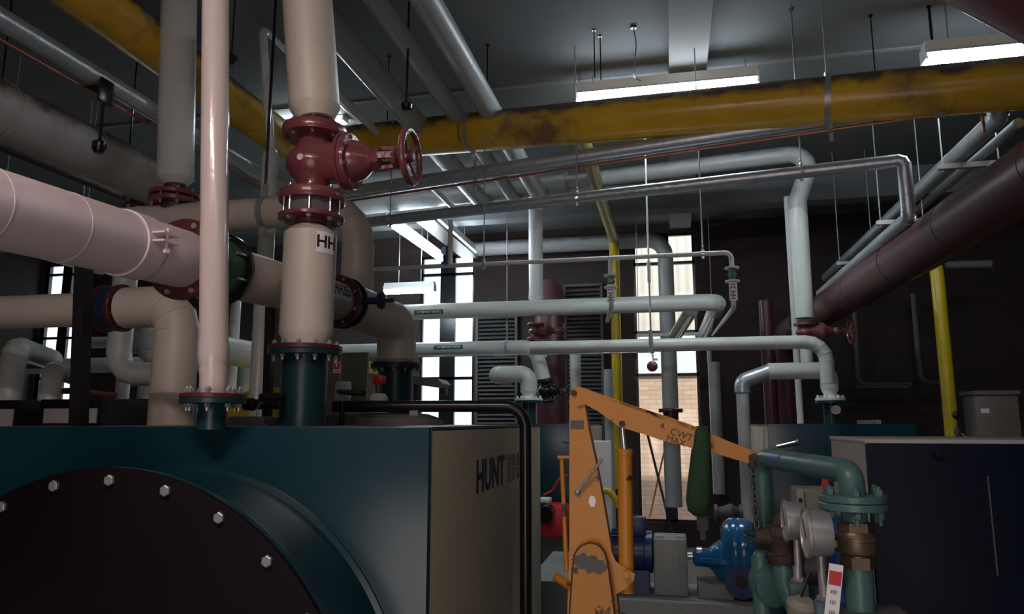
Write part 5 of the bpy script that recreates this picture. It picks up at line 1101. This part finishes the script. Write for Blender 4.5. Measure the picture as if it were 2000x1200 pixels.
obj('body', B().lathe(q - ZA * .06, V((.1, -.3, 1)), [(0, .03), (.01, .045), (.05, .05), (.055, .04), (.065, .028)], 24), PUTTY, t); obj('lever', B().bar(q, q + V((.03, -.03, .09)), .008, .006), BLK, t)
obj('tail_pipe', B().cyl(q - ZA * .05, (q.x, q.y, .05), .03), DGREY, t)
# control box, blue pipe, tag
a, b2 = P(1556, 955, Y=3.7), P(1650, 1075, Y=3.7); t = thing('control_box', 'beige control box with a louvred edge behind the gauges', 'control box', ((a.x + b2.x) / 2, 3.8, b2.z))
obj('case', B().box(((a.x + b2.x) / 2, 3.8, (a.z + b2.z) / 2), (b2.x - a.x, .18, a.z - b2.z), bev=.005), PUTTY, t)
obj('rim', B().box((a.x + .012, 3.7, (a.z + b2.z) / 2 + .05), (.03, .02, (a.z - b2.z) * .6)), LPANEL, t); obj('vent', B().box((a.x + .012, 3.688, a.z - .07), (.016, .004, .055)), BLK, t)
obj('display', B().box(((a.x + b2.x) / 2 + .02, 3.75, b2.z - .09), (.22, .14, .14), bev=.006), BLK, t)
obj('stand', B().box(((a.x + b2.x) / 2 + .02, 3.82, (b2.z - .1) / 2), (.08, .08, b2.z - .1)), DGREY, t)
q = P(1615, 942, Y=3.5); solo('red_lever', 'small red lever handle above the beige control box', 'lever', B().prism([q + V((-.025, 0, -.03)), q + V((.02, 0, -.03)), q + V((-.01, 0, .03))], (0, .015, 0)).cyl(q + V((0, .01, .01)), q + V((.1, .02, .01)), .008), REDS)
q = P(1642, 1090, Y=2.95); q2 = P(1652, 1200, Y=2.95); x = XR(1648, 2.95, 1.4)
solo('blue_pipe', 'bright blue pipe standing just behind the brass valve', 'pipe', B().cyl((x, 2.95, .02), (x, 2.95, ZR(1008, x, 2.95)), .032), BLUEP)
q = P(1628, 1160, Y=2.42); t = thing('warning_tag', 'white hanging tag with a red heading in front of the teal pipe', 'tag', q)
w_, hh = .040, .17; R_ = Matrix.Rotation(math.radians(9), 3, 'Y')
def tagbox(dx, dz, sx_, sz_, dy=0.0): return B().box(q + R_ @ V((dx, dy, dz)), (sx_, .002, sz_), R_)
obj('card', tagbox(0, 0, w_, hh), SIGNW, t); obj('red_heading', tagbox(0, .045, w_ * .85, .04, -.002), REDS, t)
for k in range(3):
    b = B()
    for j in (-1, 0, 1): b.box(q + R_ @ V((j * .006, -.002, .005 - .03 * k)), (.0025, .001, .013 - .003 * abs(j)), R_)
    obj('faded_lettering', b, DGREY, t)
q = P(1700, 1196, Y=2.55); solo('support_bracket', 'dark bracket round the foot of the front teal pipe', 'bracket', B().box((xb2 + .02, TY1, ZR(1198, xb2, TY1)), (.22, .16, .02)).box((xb2 + .02, TY1 + .06, ZR(1198, xb2, TY1) / 2), (.05, .05, ZR(1198, xb2, TY1))), DGREY)
# ============================================================ odds and ends on the left
p = P(0, 287, Y=4.5); t = thing('brown_pipe', 'grimy brown pipe with small fittings above the pinkish header at the far left', 'pipe', p)
y1 = YR(288, p.x, p.z)
obj('pipe', B().tube([(p.x, -1, p.z), (p.x, y1, p.z)], .032, 16, seam=.6), BROWN, t)
yh = YR(255, p.x, p.z); obj('yellow_handle', B().cyl((p.x + .02, yh, p.z), (p.x + .02, yh + .35, p.z), .02), YELD, t)
for px in (105, 118, 185): y = YR(px, p.x, p.z); obj('fitting', B().box((p.x, y, p.z + .03), (.07, .10, .06), bev=.01).cyl((p.x, y, p.z + .06), (p.x, y, p.z + .2), .01, n=8), BROWN, t)
def drop(lab, px, ytop, ybot, m=BLK, w_=.006, knob=None, Z0=None):
    q = P(px, ytop, Z=ZC - .001); zb = ZR(ybot, q.x, q.y); t = thing('hanger_rod', lab, 'hanger rod', (q.x, q.y, zb), 'bare hanger rods under the ceiling')
    obj('rod', B().cyl((q.x, q.y, zb), (q.x, q.y, ZC), w_, n=8), m, t); obj('anchor', B().cyl((q.x, q.y, ZC - .012), (q.x, q.y, ZC), .02, n=10), m, t)
    if knob: obj('knob', B().lathe((q.x, q.y, zb - knob), ZA, [(0, knob * .5), (knob * .3, knob * .9), (knob, knob), (knob * 1.4, knob * .5)], 12), m, t)
drop('dark rod with a round knob, ending left of the slim white bent pipe', 463, -60, 112, knob=.05)
drop('long dark rod with a clamp at its foot, between the grey ceiling pipes', 800, -40, 205, w_=.010, knob=.05)
drop('short rod right of the rightmost grey ceiling pipe', 952, 88, 180)
drop('left one of two close rods above the middle light', 1160, 58, 152)
drop('right one of two close rods above the middle light', 1172, 70, 156)
drop('rod over the yellow gas main, left of its right hand band', 1545, 17, 150)
drop('rod over the yellow gas main, right of its right hand band', 1700, 30, 142)
drop('thick rod ending at the left end of the upper right batten', 1814, 12, 96, w_=.012)
drop('wispy rod left of the thick grey ceiling pipe joint', 760, 110, 235)
q = P(1237, 52, Z=ZC - .001); t = solo('light_cable', 'thin cable dropping from a ceiling rose to the middle light', 'cable', B().tube([(q.x, q.y, ZC), (q.x + .02, q.y + .1, ZC - .12), (q.x - .03, q.y + .5, ZC - .25), (q.x + .05, 6.98, lz + .08)], .005, 8, bend=.15).cyl((q.x, q.y, ZC - .02), (q.x, q.y, ZC), .03, n=12), BLK)
# pipe shoe and bracket on the left run of the galvanised pipe
yq = YR(195, gX, gz); t = thing('pipe_bracket', 'dark bracket with a rod and knob hanging from the galvanised pipe at the upper left', 'bracket', (gX, yq, gz))
obj('bracket_plate', B().box((gX + .06, yq, gz - .09), (.02, .14, .22), bev=.01).box((gX, yq, gz - .085), (.12, .12, .02)), BLK, t)
obj('rod', B().cyl((gX + .05, yq, gz - .2), (gX + .05, yq, gz - .48), .012, n=8), BLK, t); obj('knob', B().lathe((gX + .05, yq, gz - .58), ZA, [(0, .03), (.03, .05), (.08, .05), (.1, .02)], 12), BLK, t)
for px, lab in ((253, 'thin rod from the ceiling down to the dusty fat pipe at the left'), (4, 'dark rod at the very left edge of the picture')):
    xd = P(0, 217, Y=3.85).x; zd_ = P(0, 217, Y=3.85).z; y = YR(px, xd, zd_ + .2); t = thing('pipe_hanger', lab, 'pipe hanger', (xd, y, zd_), 'rod hangers on the dusty pipe')
    obj('rod', B().cyl((xd, y, zd_ + .19), (xd, y, ZC), .007, n=8), BLK, t); obj('clamp_ring', ringy(xd, y, zd_, .205, .03, .004), DUSTY, t)
# looping yellow cable on the gas main
yq = YR(478, ya.x, ya.z); b = B().torus((ya.x + .08, yq, ya.z - .01), (.5, 1, .2), .215, .004, 40, 6); solo('cable_loop', 'thin yellow cable looped round the gas main at the upper left', 'cable', b, YELC)
# lighted unit with warm door behind the pipes in the far left corner
b = B(); p = P(905, 762, Y=6.0)
t = thing('strip_end', 'pale sheet metal shelf end poking out behind the rear boiler outlet', 'shelf', P(835, 742, Y=6.2))
obj('arm', B().prism([P(800, 735, Y=6.2), P(855, 740, Y=6.2), P(865, 750, Y=6.2), P(858, 758, Y=6.2), P(800, 750, Y=6.2)], (0, .25, 0)), LPANEL, t)
obj('bracket', B().box(P(866, 765, Y=6.2), (.06, .06, .06)).cyl(P(812, 748, Y=6.3), (P(812, 748, Y=6.3).x, 6.3, 0), .02), DGREY, t)
